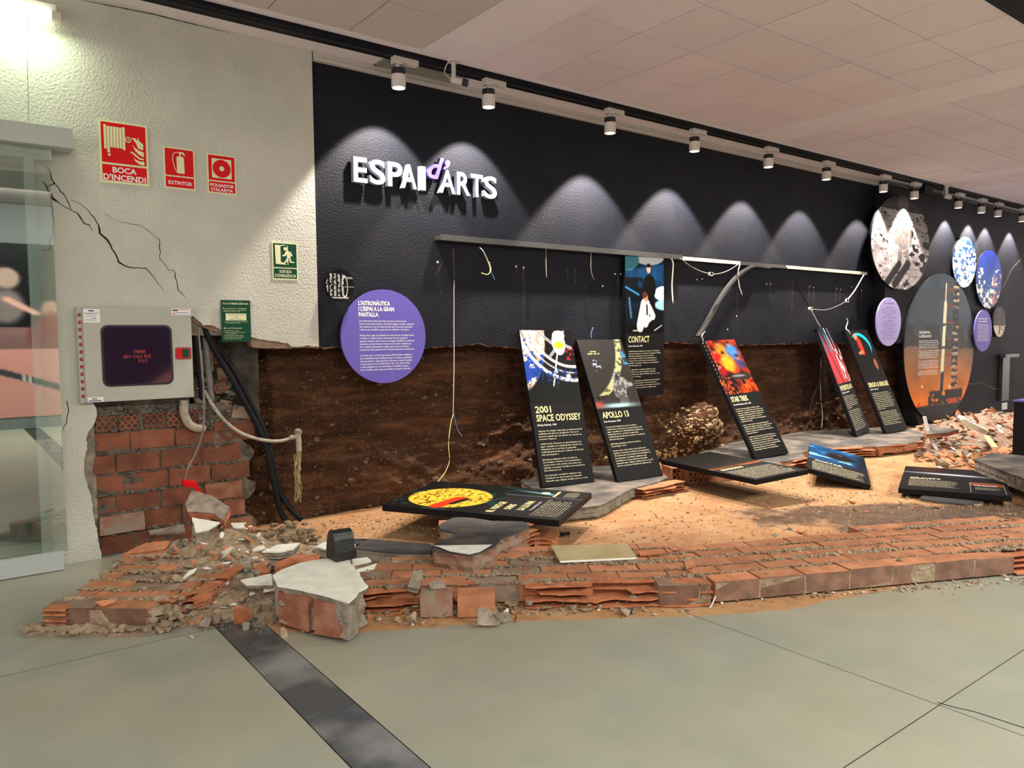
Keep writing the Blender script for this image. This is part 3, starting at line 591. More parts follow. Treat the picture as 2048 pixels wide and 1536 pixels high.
# ventilation grilles in the plaster margin
def grille(px0, px1, lab):
    a = at(px0[0], px0[1], z=ZC)[0]; c_ = at(px1[0], px1[1], z=ZC)[0]; t_ = thing('ceiling_vent', lab, 'vent', (a, -.12, ZC)); y0, y1 = -.27, -.03
    MB().box((a, y0, ZC-.012), (c_, y0+.02, ZC)).box((a, y1-.02, ZC-.012), (c_, y1, ZC)).box((a, y0, ZC-.012), (a+.02, y1, ZC)).box((c_-.02, y0, ZC-.012), (c_, y1, ZC)).build('frame', MT['ventm'], t_)
    for k in range(9): MB().box((a+.02, y0+.03+k*.022, ZC-.010), (c_-.02, y0+.038+k*.022, ZC-.001)).build('slat', MT['ventm'], t_)
grille((735, 137), (900, 170), 'grey slatted ceiling vent beside the first spotlight')
grille((1800, 385), (1870, 392), 'grey slatted ceiling vent above the moon picture')
# tube lamp over the door
q0 = at(-25, 4, y=-.12); q1 = at(113, 22, y=-.12); t_ = thing('tube_lamp', 'lit greenish white tube lamp on the wall above the glass door', 'lamp', (q0[0], -.1, q0[2]))
zt = q0[2]+.0
MB().box((q0[0], -.10, zt+.015), (q1[0], -.032, zt+.08)).build('mount', MT['lampw'], t_)
MB().tube([(q0[0], -.115, zt), (q1[0]-.03, -.115, zt)], .028, 12).build('tube', MT['tubeon'], t_)
MB().tube([(q1[0]-.03, -.115, zt), (q1[0]+.02, -.115, zt)], .031, 12).build('end_cap', MT['lampw'], t_)
ar = area('tube_light', (0, 0, 0), (math.radians(-8), 0, 0), q1[0]-q0[0], .05, 5.5, (.84, 1, .66)); ar.parent = t_; ar.location = ((q1[0]-q0[0])/2, -.10, -.04)
# ================================================================ GLASS DOOR
dr = thing('door_1', None, None, (.3, -.15, 0), kind='structure')
h0 = at(0, 240, y=-.22); h1 = at(145, 258, y=-.22); hb_ = at(145, 297, y=-.22)
MB().box((-1.8, -.22, hb_[2]), (h1[0], -.032, h1[2])).build('header_box', MT['alu'], dr)
e1_ = at(103, 322, y=-.12); MB().box((-1.8, -.125, e1_[2]), (e1_[0], -.075, hb_[2])).build('top_rail', MT['alu'], dr)
s0 = at(65, 700, y=-.10)[0]; s1 = at(84, 700, y=-.10)[0]
MB().box((s0, -.125, .06), (s1, -.085, e1_[2])).build('stile', MT['alu'], dr)
bx = at(129, 1137, y=-.17)
MB().box((-1.8, -.175, .005), (bx[0], -.135, .125)).build('bottom_rail', MT['alu'], dr)
MB().box((-1.8, -.158, .12), (at(117, 700, y=-.155)[0], -.150, hb_[2])).build('glass_pane', MT['glass'], dr)
MB().box((-1.8, -.108, .06), (s0, -.102, e1_[2])).build('glass_pane', MT['glass'], dr)
MB().box((-1.8, -.125, .0), (s1, -.085, .06)).build('leaf_bottom_rail', MT['alu'], dr)
# mural on the rear wall (mirrored in the glass and in the cabinet window)
def art_mural(u, v):
    c = base_c(u, (.45, .33, .33)); n = fbm(u*8, v*8)
    c = blend(c, soft(.52-v, .01), (.05, .05, .07)); c = [k*(.8+.4*n) for k in c]
    c = blend(c, soft(np.abs(ell(u, v, .22, .55, .30, .36))-.012, .01)*(v > .5), (.25, .6, .75))
    for cx in (.12, .37, .62, .84):
        c = blend(c, soft(ell(u, v, cx, .62, .028, .055), .01), (.62, .48, .42)); c = blend(c, soft(ell(u, v, cx, .48, .06, .12), .02), (.30, .28, .30) if cx < .5 else (.42, .12, .14))
    c = blend(c, soft(seg(u, v, .1, .42, .55, .30, .012), .006), (.42, .42, .44)); c = blend(c, soft(ell(u, v, .10, .40, .06, .09), .01), (.05, .05, .06))
    pk = (v < .40); c = blend(c, pk, (.74, .50, .47)); c = blend(c, soft(seg(u, v, .86, .33, .60, .16, .016), .004), (.20, .20, .20)); c = blend(c, ((u*60 % 1) < .12)*soft(seg(u, v, .86, .33, .60, .16, .016), .004), (.7, .7, .7)); c = blend(c, soft(ell(u, v, .90, .42, .06, .09), .01), (.10, .11, .13))
    c = blend(c, soft(seg(u, v, .98, .80, .80, .88, .03), .01), (.25, .60, .78)); c = blend(c, soft(ell(u, v, .735, .80, .035, .06), .01), (.62, .52, .48)); c = blend(c, soft(ell(u, v, .74, .64, .05, .10), .02), (.45, .40, .40)); c = blend(c, soft(seg(u, v, .735, .68, .66, .60, .012), .01), (.8, .6, .55))
    c = blend(c, (u < .5)*1., (.13, .07, .12)); c = blend(c, soft(ell(u, v, .22, .55, .10, .12), .01), (.10, .13, .14)); c = blend(c, soft(v-.35+np.abs(u-.18)*1.2, .01), (.62, .40, .38)); return c
mf = Frame((4.9, -9.59, .2), (-1, 0, 0), (0, 0, 1)); mu = thing('wall_mural', 'large printed mural of musicians seen mirrored in the glass door', 'mural', (2.4, -9.59, .2))
picture('print', mf, 0, 0, 5.4, 2.9, 130, 80, art_mural, mu, .004); poly('backing_board', [(0, 0), (5.4, 0), (5.4, 2.9), (0, 2.9)], mf, MT['panel'], mu, .0, .01)
area('mural_fill', (2.2, -8.0, 3.6), (math.radians(-55), 0, 0), 5, .3, 150, (1, .93, .85))  # unseen lamp added to brighten the mural for its reflections
# ================================================================ SIGNS
def sign(name, px, y, lab, cat='sign'):
    """px: TL, TR, BR, BL in the photograph, on the wall plane y."""
    q = [at(a, b, y=y) for a, b in px]; w_ = (q[1][0]-q[0][0]+q[2][0]-q[3][0])/2; h_ = (q[0][2]-q[3][2]+q[1][2]-q[2][2])/2
    x0 = (q[0][0]+q[3][0])/2; z0 = (q[3][2]+q[2][2])/2; t_ = thing(name, lab, cat, (x0+w_/2, y, z0)); return t_, wallframe(x0, z0, y), w_, h_
R4 = lambda x0, y0, x1, y1: [(x0, y0), (x1, y0), (x1, y1), (x0, y1)]
YS = WF-.006
def firesign(px, lab, split, col='red'):
    t_, fr, w_, h_ = sign('safety_sign', px, YS, lab); poly('plate', R4(0, 0, w_, h_), fr, MT['glow'], t_, 0, .005)
    m_ = w_*.045; s_ = h_*split; rects('field', [(m_, s_+m_*.5, w_-m_, h_-m_), (m_, m_*1.3, w_-m_, s_-m_*.5)], fr, MT[col], t_, .001); return t_, fr, w_, h_, s_, m_
t_, fr, w_, h_, s_, m_ = firesign([(196, 238), (295, 251), (298, 375), (201, 362)], 'largest red fire sign reading BOCA D\'INCENDI with hose reel symbol', .31)
sc2 = lambda P_, x0, y0, kx, ky: [(x0+a*kx, y0+b*ky) for a, b in P_]
U = w_/600.; # drawing units: 600 wide, icon area drawn from zoomed photograph
def D_(P_): return [((a-115)*U, h_-(b-120)*h_/805) for a, b in P_]
reel = [(175+i*37.5, 205+(i % 1)*0+i*3, 470+(15 if i == 6 else 0)) for i in range(7)]
for i, (xx, ya, yb) in enumerate(reel):
    ya = 180 if i == 0 else (195 if i < 6 else 185); yb = 490 if i == 0 else (465 if i < 6 else 480); yb += 70 if i == 1 else 0
    poly('symbol', D_([(xx, yb), (xx+31, yb), (xx+31, ya), (xx, ya)]), fr, MT['glow'], t_, .002)
poly('symbol', D_([(218, 548), (250, 548), (245, 578), (223, 578)]), fr, MT['glow'], t_, .002)
ring = [((470-115)*U, h_-(340-120)*h_/805)]
for k in range(1): 
    cx, cz = ring[0]; ro = 40*U; ri = 30*U; N = 20; V = [(cx+ro*math.cos(a), cz+ro*math.sin(a), .002) for a in [2*math.pi*j/N for j in range(N)]]+[(cx+ri*math.cos(a), cz+ri*math.sin(a), .002) for a in [2*math.pi*j/N for j in range(N)]]
    mk('symbol', fr(V), [[j, (j+1) % N, N+(j+1) % N, N+j] for j in range(N)], MT['glow'], t_)
    rects('symbol', [(cx-ro, cz-3*U, cx+ro, cz+3*U), (cx-3*U, cz-ro, cx+3*U, cz+ro)], fr, MT['glow'], t_, .002)
for P_ in ([(590, 290), (610, 340), (655, 375), (652, 430), (610, 395), (585, 330)], [(510, 305), (560, 310), (600, 360), (620, 405), (655, 430), (650, 455), (590, 435), (565, 370)], [(520, 390), (545, 430), (600, 465), (660, 480), (658, 545), (600, 520), (550, 470)], [(480, 495), (520, 488), (570, 530), (610, 560), (655, 565), (655, 582), (600, 580), (545, 540), (520, 515)], [(525, 560), (560, 590), (610, 605), (660, 600), (662, 655), (600, 645), (550, 610)]):
    poly('symbol', D_(P_), fr, MT['glow'], t_, .002)
textlines('lettering', [('BOCA', w_*.25, s_*.56, s_*.28, w_*.49), ("D'INCENDI", w_*.06, s_*.17, s_*.28, w_*.87)], fr, MT['white'], t_, .002, .025, res=3)
t_, fr, w_, h_, s_, m_ = firesign([(326, 291), (388, 301), (392, 384), (329, 374)], 'small red sign reading EXTINTOR with a fire extinguisher symbol', .31)
def E_(P_): return [((a-930)/410*w_, h_-(b-470)/530*h_) for a, b in P_]
poly('symbol', E_([(1100, 795), (1200, 795), (1195, 590), (1150, 570), (1150, 545), (1135, 545), (1135, 570), (1098, 590)]), fr, MT['glow'], t_, .002)
poly('symbol', E_([(1135, 545), (1130, 520), (1190, 520), (1215, 560), (1205, 565), (1175, 545)]), fr, MT['glow'], t_, .002)
P_ = spline([(*p, 0) for p in E_([(1135, 530), (1080, 535), (1050, 580), (1055, 660), (1080, 750), (1100, 780)])], 4); b_ = MB(); b_.tube([fr(np.array([p]))[0]+fr.n*.002 for p in P_], w_*.012, 5); b_.build('symbol', MT['glow'], t_)
textlines('lettering', [('EXTINTOR', w_*.13, s_*.36, s_*.27, w_*.76)], fr, MT['white'], t_, .002, .02, res=3)
t_, fr, w_, h_, s_, m_ = firesign([(413, 305), (470, 314), (474, 392), (416, 385)], 'small red sign reading POLSADOR D\'ALARMA with a round button symbol', .32)
i0 = (h_-s_-m_)/2; cx = w_/2; cz = s_+i0; k = w_*.34
MT_ = MT['glow']; poly('symbol', R4(cx-k, cz-k, cx+k, cz+k), fr, MT_, t_, .002); poly('symbol', circ(cx, cz, k*.92), fr, MT['red'], t_, .003); poly('symbol', circ(cx, cz, k*.26, 20), fr, MT_, t_, .004)
textlines('lettering', [('POLSADOR', w_*.09, s_*.55, s_*.24, w_*.82), ("D'ALARMA", w_*.12, s_*.20, s_*.24, w_*.76)], fr, MT['white'], t_, .002, .02, res=3)
t_, fr, w_, h_, s_, m_ = firesign([(543, 483), (593, 487), (598, 562), (546, 558)], 'small green exit sign reading SORTIDA D\'EMERGÈNCIA with a running figure', .32, 'green')
def G_(P_): return [((a-222)/255*w_, h_-(b-68)/382*h_) for a, b in P_]
G = MT['glow']
poly('symbol', G_([(250, 95), (300, 98), (355, 90), (355, 95), (305, 108), (305, 265), (360, 290), (360, 294), (255, 290)]), fr, G, t_, .002)
poly('symbol', [(a, b) for a, b in circ(*G_([(353, 133)])[0], w_*.07, 14)], fr, G, t_, .003)
poly('symbol', G_([(372, 98), (380, 98), (380, 295), (372, 295)]), fr, G, t_, .0022)
for P_ in ([(362, 150), (395, 155), (405, 215), (395, 235), (365, 228), (370, 190), (345, 210), (322, 208), (322, 195), (340, 192)], [(390, 155), (408, 162), (425, 200), (412, 206), (396, 180)], [(366, 225), (385, 232), (368, 262), (335, 290), (322, 282), (350, 258)], [(385, 225), (405, 225), (408, 258), (440, 262), (440, 273), (395, 270)]): poly('symbol', G_(P_), fr, G, t_, .0028)
textlines('lettering', [('SORTIDA', w_*.26, s_*.58, s_*.24, w_*.48), ("D'EMERGÈNCIA", w_*.09, s_*.23, s_*.24, w_*.83)], fr, MT['glow'], t_, .002, .015, res=2)
t_, fr, w_, h_ = sign('notice_sign', [(441, 600), (500, 601), (503, 684), (444, 682)], YS-.01, 'dark green notice headed PLA D\'EMERGÈNCIA with a cream label'); poly('plate', R4(0, 0, w_, h_), fr, MT['green'], t_, 0, .004)
rects('label_patch', [(w_*.15, h_*.51, w_*.85, h_*.68)], fr, MT['glow'], t_, .001)
TT = [("PLA D'EMERGÈNCIA", .07, .895, .045, .86), ('En cas d\'incendi o emergència', .06, .79, .028, .8), ('1. Avisar i informar de la situació', .06, .75, .02, .8), ('2. Mantenir la calma i no cridar', .06, .72, .02, .6), ('4. Feu sortir la gent de la sala', .1, .47, .02, .8), ('i espereu instruccions', .14, .44, .02, .5), ('En cas d\'evacuació', .08, .31, .034, .62), ('1. Sortiu sense córrer', .08, .255, .02, .5), ('2. Seguiu les indicacions del personal', .08, .215, .02, .7), ('i la senyalització', .14, .18, .02, .4), ('4. Si hi ha fum, aneu ajupits', .08, .14, .02, .65), ('5. No utilitzeu els ascensors', .08, .10, .02, .68), ('6. No torneu enrere per cap motiu', .08, .06, .02, .58)]
textlines('lettering', [(a, b*w_, c_*h_, d*h_, e*w_) for a, b, c_, d, e in TT], fr, MT['glow'], t_, .001, .01)
textlines('lettering', [('AQUESTA PLANTA ÉS LA', w_*.2, h_*.635, h_*.022, w_*.6), ('S. B.', w_*.42, h_*.575, h_*.03, w_*.16), ('EDIFICI CENTRAL', w_*.28, h_*.53, h_*.02, w_*.44)], fr, MT['green'], t_, .002, .01)
# ================================================================ TITLE LETTERS
tl = thing('title_letters', 'large raised white letters reading ESPAI ARTS with a violet d between', 'letters', (3.4, -.02, 2.85))
def letter(ch, x0, x1, y0, y1, m_, px=None, shear=0., tilt=0.):
    """x0,x1: pixel columns of the letter; y0,y1: top/bottom pixel rows."""
    a = at(x0, y0, y=-.03); c_ = at(x1, y1, y=-.03); V, F = tmesh(ch, .022, .04, 4, shear); V = V.copy()
    if shear: V[:, 0] -= 0
    mn = V.min(0); mxx = V.max(0); W0 = c_[0]-a[0]; hh = px
    V[:, 0] = (V[:, 0]-mn[0])/(mxx[0]-mn[0])*W0; V[:, 1] = (V[:, 1]-mn[1])/(mxx[1]-mn[1])*hh[1]+hh[0]; V[:, 2] *= .6
    mk('letter', wallframe(a[0], 0, -.045)(V), F, MT[m_], tl)
zt_ = at(702, 313, y=-.045)[2]; zb_ = at(704, 364, y=-.045)[2]; HH = (zb_, zt_-zb_)
for ch, a, c_ in (('E', 703, 731), ('S', 735, 767), ('P', 771, 801), ('A', 799, 829), ('I', 836, 847), ('A', 874, 906), ('R', 909, 936), ('T', 937, 961), ('S', 963, 989)):
    letter(ch, a, c_, 340, 360, 'lettw', HH)
zt2 = at(875, 316, y=-.045)[2]; zb2 = at(870, 359, y=-.045)[2]
letter('d', 851, 884, 330, 350, 'lettv', (zb2, zt2-zb2), shear=.35)
letter("’", 882, 896, 330, 340, 'lettv', (at(890, 341, y=-.045)[2], at(890, 341, y=-.045)[2]*-1+at(890, 321, y=-.045)[2]), shear=.3)
# ================================================================ FALLEN MASONRY
def ridge_edge(root, name, a, c_, z0, z1, out, seed, m='ridge', nr=3, depth=.045, grand=None):
    """torn hollow-brick face between 3-D points a and c_ : horizontal ribs with ragged lips; out = outward direction."""
    r = random.Random(seed); a = np.array(a, float); c_ = np.array(c_, float); L_ = np.linalg.norm(c_-a); n = max(4, int(L_/.02)); out = np.array(out, float)/np.linalg.norm(out); b_ = MB(); up = np.array([0, 0, 1.])
    hh = (z1-z0)/nr
    for k in range(nr+1):
        zc = z0+k*hh; th = .006; V = []
        ph = r.uniform(0, 99)
        for i in range(n+1):
            t_ = i/n; P_ = a+(c_-a)*t_; P_ = np.array([P_[0], P_[1], 0])
            d = depth*(.25+1.3*fbm(np.array([t_*L_*7+ph]), np.array([k*3.3+ph]), 3)[0]) if 0 < k < nr else depth*(.35+1.0*fbm(np.array([t_*L_*5+ph]), np.array([k*3.3+ph]), 3)[0])
            if vn(np.array([t_*L_*4+ph*2]), np.array([k*1.]))[0] > .72: d *= .2
            dz = .012*(vn(np.array([t_*L_*9+ph]), np.array([7.7*k]))[0]-.5)*(1 if 0 < k < nr else .4)
            for (o_, q) in ((-.05, th), (d, th*.7), (d, -th*.7), (-.05, -th)): V.append(P_+out*o_+up*(zc+q+dz*(o_ > 0)))
        F = []
        for i in range(n): F += [[i*4+j, i*4+(j+1) % 4, (i+1)*4+(j+1) % 4, (i+1)*4+j] for j in range(4)]
        b_.add(V, F)
    A = np.array([a[0], a[1], 0]); B = np.array([c_[0], c_[1], 0])
    b_.add([A-out*.045+up*z0, B-out*.045+up*z0, B-out*.045+up*z1, A-out*.045+up*z1], [[0, 1, 2, 3]])
    return b_.build(name, MT[m], root, grand)
def brick_field(root, o, e1, rows, zt, th, seed, pitch=.147, L_=.29, mats=('brick',), wob=.004, off0=0., skip=None, slope=(0, 0)):
    """bricks laid face-up in running bond on a fallen wall; rows: (u0,u1) in metres for each row, row 0 in front."""
    r = random.Random(seed); o = np.array(o, float); e1 = np.array(e1, float); e1 /= np.linalg.norm(e1); e2 = np.array([-e1[1], e1[0]])
    mort = MB()
    def W(u, v, z): return np.array([*(o+e1*u+e2*v), z+slope[0]*u+slope[1]*v])
    for k, (u0, u1) in enumerate(rows):
        off = off0+(.5*L_ if k % 2 else 0)+r.uniform(-.02, .02); s_ = math.floor((u0-off)/L_)*L_+off; v0 = k*pitch
        while s_ < u1:
            a = max(s_, u0); b = min(s_+L_, u1)
            if b-a > .03 and not (skip and skip(k, a, b)):
                g_ = .005; dz = r.uniform(-wob, wob); ty = r.uniform(-wob, wob); V = []
                for z in (zt-th, zt+dz):
                    top = z > zt-th
                    for (u, v, q) in ((a+g_, v0+g_, 0), (b-g_, v0+g_, ty*top), (b-g_, v0+pitch-.012, ty*top), (a+g_, v0+pitch-.012, 0)):
                        V.append(W(u+r.uniform(-.003, .003), v+r.uniform(-.002, .002), z+q))
                b_ = MB(); b_.add(V, [[0, 3, 2, 1], [4, 5, 6, 7], [0, 1, 5, 4], [1, 2, 6, 5], [2, 3, 7, 6], [3, 0, 4, 7]])
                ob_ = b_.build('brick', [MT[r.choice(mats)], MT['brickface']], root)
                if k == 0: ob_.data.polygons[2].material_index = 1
            s_ += L_
        mort.add([W(u0+.01, v0+.006, zt-th), W(u1-.01, v0+.006, zt-th), W(u1-.01, v0+pitch+.004, zt-th), W(u0+.01, v0+pitch+.004, zt-th), W(u0+.01, v0+.006, zt-.008), W(u1-.01, v0+.006, zt-.008), W(u1-.01, v0+pitch+.004, zt-.008), W(u0+.01, v0+pitch+.004, zt-.008)], [[0, 3, 2, 1], [4, 5, 6, 7], [0, 1, 5, 4], [1, 2, 6, 5], [2, 3, 7, 6], [3, 0, 4, 7]])
        if k:
            u = u0
            while u < u1:
                dens = vn(np.array([u*4+k*5.]), np.array([seed*1.]))[0]
                s2 = r.uniform(.004, .010)*(.7+1.3*dens*dens*1.6)
                c_ = W(u, v0-.004+r.gauss(0, .006+.010*max(0, dens-.5)), zt+r.uniform(-.004, .006+.006*dens)); lumpat(mort, c_, s2, r, .8); u += r.uniform(.004, .012)
    tag(mort.build('mortar', MT['mortard'], root), kind='stuff'); return W
ZT = .125
o1 = at(1430, 1165, z=ZT)[:2]
d1 = at(2048, 1110, z=ZT)[:2]-o1
fw = thing('fallen_brick_wall', 'fallen section of red brick wall lying flat, its long intact front edge lit', 'brickwork', (4.7, -3.6, 0))
W1 = brick_field(fw, o1, d1, [(0, 2.02), (-.05, 3.1), (-.02, 3.05), (.02, 3.0), (.05, 2.9), (1.5, 2.75)], ZT, .112, 3, off0=-.0)
e1v = np.array(d1)/np.linalg.norm(d1); nout = np.array([e1v[1], -e1v[0], 0])
pA = W1(2.02, .03, 0); pB = W1(3.2, .03, 0); ridge_edge(fw, 'torn_edge', pA, pB, .012, .115, nout, 5)
pa = W1(3.18, .1, 0); pb = W1(2.85, .80, 0); ridge_edge(fw, 'torn_edge', pa, pb, .012, .115, (e1v[0], e1v[1], 0), 6)
o2 = at(1432, 1168, z=ZT)[:2]; d2 = o2-at(905, 1186, z=ZT)[:2]
f2 = thing('fallen_brick_wall', 'fallen red brick wall section with a torn front edge of open brick chambers', 'brickwork', (2.6, -2.6, 0))
W2 = brick_field(f2, o2, d2, [(-.32, -.02), (-1.95, -.02), (-2.05, -.03), (-2.05, -.05), (-1.9, .0), (-1.6, .0)], ZT-.004, .108, 8, off0=-.08, mats=('brick', 'brick', 'brick', 'brickgrey'), skip=None)
e2v = np.array(d2)/np.linalg.norm(d2); nout2 = np.array([e2v[1], -e2v[0], 0])
ridge_edge(f2, 'torn_edge', W2(-1.05, .145, 0), W2(-.02, .10, 0), .010, .118, nout2, 11, depth=.11)
ridge_edge(f2, 'torn_edge', W2(-1.98, .16, 0), W2(-1.32, .16, 0), .010, .116, nout2, 12, depth=.09)
b_ = MB(); r = random.Random(12)
for px, py in ((1059, 1206), (1059, 1224), (1163, 1198), (1170, 1220), (1266, 1194), (1268, 1214), (1361, 1188)):
    q = at(px, py, y=0); qq = atp(px, py, W2(-.5, .06, 0), nout2); lumpat(b_, qq, .024, r)
tag(b_.build('mortar_plug', MT['mortar'], f2), kind='stuff')
for (p0, p1, zz) in ((915, 990, 0), (840, 905, 0)):      # front bricks standing proud left of the torn edge
    qa = at(p0, 1192, z=ZT); qb = at(p1, 1190, z=ZT); a = np.array([qa[0], qa[1]]); b = np.array([qb[0], qb[1]]); e = (b-a)/np.linalg.norm(b-a); n_ = np.array([-e[1], e[0]])
    V = [(*(p+n_*k), z) for z in (.008, ZT) for p, k in ((a, 0), (b, 0), (b, .13), (a, .13))]; mk('brick', V, [[0, 3, 2, 1], [4, 5, 6, 7], [0, 1, 5, 4], [1, 2, 6, 5], [2, 3, 7, 6], [3, 0, 4, 7]], MT['brick' if p0 > 900 else 'brickgrey'], f2)
# left fallen slab
o3 = at(82, 1217, z=.115)[:2]; d3 = at(345, 1218, z=.115)[:2]-o3
f3 = thing('fallen_brick_wall', 'small tilted slab of fallen red brickwork in the left foreground beside the glass door', 'brickwork', (.85, -1.1, 0))
R3 = [(.0, .58), (.05, .60), (.02, .66), (.06, .72), (.04, .74), (.07, .50), (.12, .48)]
W3 = brick_field(f3, o3, d3, R3, .112, .095, 21, off0=.0, mats=('brick', 'brick', 'brickgrey'), wob=.007, pitch=.14, slope=(.0, .03))
e3 = np.array(d3)/np.linalg.norm(d3)
for k, (ua, va, ub, vb) in enumerate([(.60, .10, .76, .40), (.77, .42, .78, .68)]):
    ridge_edge(f3, 'torn_edge', W3(ua, va, 0), W3(ub, vb, 0), .015, .112+.02*k, (e3[0], e3[1], 0), 30+k, m='ridge', depth=.04)
hbq = [W3(.76, .30+i*.13, 0) for i in range(3)]
for i in range(3):
    hb = hollow_brick(.125, .1, .095, 3, 1, jitter=.05, r=.40); V = np.concatenate(hb.V); fr = Frame(W3(.775, .27+i*.135, .012+.006*i), (-e3[1], e3[0], 0), (0, 0, 1)); V2 = fr.o+V[:, :1]*fr.ex+V[:, 1:2]*(-np.array([e3[0], e3[1], 0]))+V[:, 2:3]*np.array([0, 0, 1.]); mk('hollow_brick', V2, hb.F, MT['brick'], f3)
ridge_edge(f3, 'torn_edge', W3(.02, .0, 0), W3(.14, .0, 0), .03, .112, (e3[1], -e3[0], 0), 33, depth=.02)
mk('mortar_bed', *((lambda q: (np.concatenate(q.V), q.F))((lambda q: [q.add([*[W3(u, v, .002) for u, v in ((-.05, -.07), (.55, -.09), (.66, .0), (.80, .3), (.80, .72), (.5, 1.0), (.15, 1.0), (.0, .5))], *[W3(u, v, .022) for u, v in ((-.05, -.07), (.55, -.09), (.66, .0), (.80, .3), (.80, .72), (.5, 1.0), (.15, 1.0), (.0, .5))]], [list(range(8))[::-1], list(range(8, 16))]+[[i, (i+1) % 8, 8+(i+1) % 8, 8+i] for i in range(8)])][0])(MB()))), MT['mortard'], f3)
b_ = MB(); r = random.Random(44)
for _ in range(70):
    k = r.randint(1, 6); u = r.uniform(.0, .74); lumpat(b_, W3(u, k*.14+r.gauss(0, .012), .118), r.uniform(.008, .026), r, .8)
for _ in range(60): lumpat(b_, W3(r.uniform(-.05, .6), -.05+r.gauss(0, .02), .03), r.uniform(.012, .032), r, .8)
for _ in range(40): lumpat(b_, W3(.62+r.gauss(0, .05), r.uniform(-.05, .3), r.uniform(.02, .10)), r.uniform(.015, .04), r, .9)
tag(b_.build('mortar_lumps', MT['mortard'], f3), kind='stuff')
# ---- plastered wall fragments
def fragment(name, lab, P3, th, skin, core='mortar', cat='debris', sk=.012, step=.035, amp=.006, seed=1, layers=5, rough=.014, n=None, skins=None, group=None):
    """P3: 3-D outline of the upper (plastered) face, any orientation; extruded away from its normal."""
    P3 = [np.array(p, float) for p in P3]; c_ = sum(P3)/len(P3)
    if n is None:
        n = np.zeros(3)
        for i in range(len(P3)): n += np.cross(P3[i]-c_, P3[(i+1) % len(P3)]-c_)
    n = np.array(n, float); n /= np.linalg.norm(n)
    if n[2] < 0: n = -n; P3 = P3[::-1]
    ex = P3[1]-P3[0]; ex -= (ex@n)*n; ex /= np.linalg.norm(ex); fr = Frame(c_, ex, np.cross(n, ex))
    P2 = [((p-c_)@fr.ex, (p-c_)@fr.ey) for p in P3]; P2 = jag(P2+[P2[0]], step, amp, seed)[:-1]; m_ = len(P2); r = random.Random(seed)
    root = thing(name, lab, cat, (c_[0], c_[1], max(0, min(p[2] for p in P3)-th)), 0, group)
    if isinstance(skin, str):
        V = [(x, y, 0) for x, y in P2]+[(x, y, -sk) for x, y in P2]; mk('plaster_skin', fr(V), [list(range(m_)), list(range(2*m_-1, m_-1, -1))]+[[i, i+m_, (i+1) % m_+m_, (i+1) % m_] for i in range(m_)], MT[skin], root)
    V = []; cen = np.array(P2).mean(0)
    for l in range(layers+1):
        z = -sk-(th-sk)*l/layers
        for i, p in enumerate(P2):
            d = np.array(p)-cen; d /= np.linalg.norm(d)+1e-9; k = (rough if l % 2 else rough*.35)*(r.random()*1.2)+(.004 if l % 2 else 0)
            q = np.array(p)-d*k; V.append((q[0], q[1], z+r.uniform(-.002, .002)))
    F = [list(range(m_)), [layers*m_+i for i in range(m_)][::-1]]
    for l in range(layers): F += [[l*m_+i, (l+1)*m_+i, (l+1)*m_+(i+1) % m_, l*m_+(i+1) % m_] for i in range(m_)]
    mk('brick_core', fr(V), F, MT[core], root); return root, fr
def px3(L_, z): return [at(a[0], a[1], z=(a[2] if len(a) > 2 else z)) for a in L_]
# slab supporting the two left leaning panels
rt, _ = fragment('wall_fragment', 'dusty black plastered wall slab under the two left leaning film panels', px3([(1042, 962), (1105, 948), (1180, 932), (1300, 930), (1338, 955), (1310, 966), (1262, 978), (1215, 1004), (1196, 1012), (1120, 1020), (1085, 990)], .105), .095, 'dustblack', 'ribbed', seed=3)
a = at(1215, 1004, z=.07); c_ = at(1352, 962, z=.07); n_ = np.array([c_[1]-a[1], -(c_[0]-a[0]), 0]); ridge_edge(rt, 'torn_edge', at(1270, 985, z=.06), at(1358, 968, z=.06), .01, .09, n_, 41, depth=.10)
# far large slab under star, red and dark panels
rt, _ = fragment('wall_fragment', 'large dusty black plastered wall slab under the three right leaning film panels', px3([(1385, 918), (1400, 905), (1480, 880), (1560, 868), (1640, 860), (1700, 858), (1800, 852), (1850, 868), (1836, 884), (1760, 893), (1690, 893), (1640, 897), (1604, 905), (1612, 915), (1545, 928), (1510, 932), (1440, 930)], .13), .10, 'dustblack', 'brick', seed=5, step=.06, amp=.012)
for s_, (a, c_) in enumerate((((1640, 905), (1742, 900)), ((1742, 900), (1845, 888)), ((1530, 938), (1612, 922)))):
    A, B = at(*a, z=.08), at(*c_, z=.08); d = B-A; ridge_edge(rt, 'torn_edge', A, B, .03, .12, (d[1], -d[0], 0), 50+s_, depth=.09, m='ridge')
# hollow bricks under the flat panel in the middle
for i, (px, py) in enumerate(((1345, 962), (1378, 968))):
    q = at(px, py, z=0); hb = hollow_brick(.21, .25, .13, 4, 2, r=.38); V = np.concatenate(hb.V); an = math.radians(-22); Rz = np.array([[math.cos(an), -math.sin(an), 0], [math.sin(an), math.cos(an), 0], [0, 0, 1]])
    o = mk('hollow_brick', V@Rz.T+q, hb.F, MT['brick']); tag(o, ['broken hollow brick under the flat panel\'s left end, beside the torn slab', 'second broken hollow brick under the flat middle panel, nearer the shadow'][i], 'brick', 'hollow bricks under the flat middle panel')
q = at(1392, 966, z=0); o = MB().add(np.array([(0, 0, 0), (.55, -.18, 0), (.6, .05, 0), (.05, .2, 0), (0, 0, .11), (.55, -.18, .11), (.6, .05, .11), (.05, .2, .11)])+q, [[0, 3, 2, 1], [4, 5, 6, 7], [0, 1, 5, 4], [1, 2, 6, 5], [2, 3, 7, 6], [3, 0, 4, 7]]).build('brick', MT['brick']); tag(o, 'red brick fragment propping up the flat panel from beneath', 'brick')
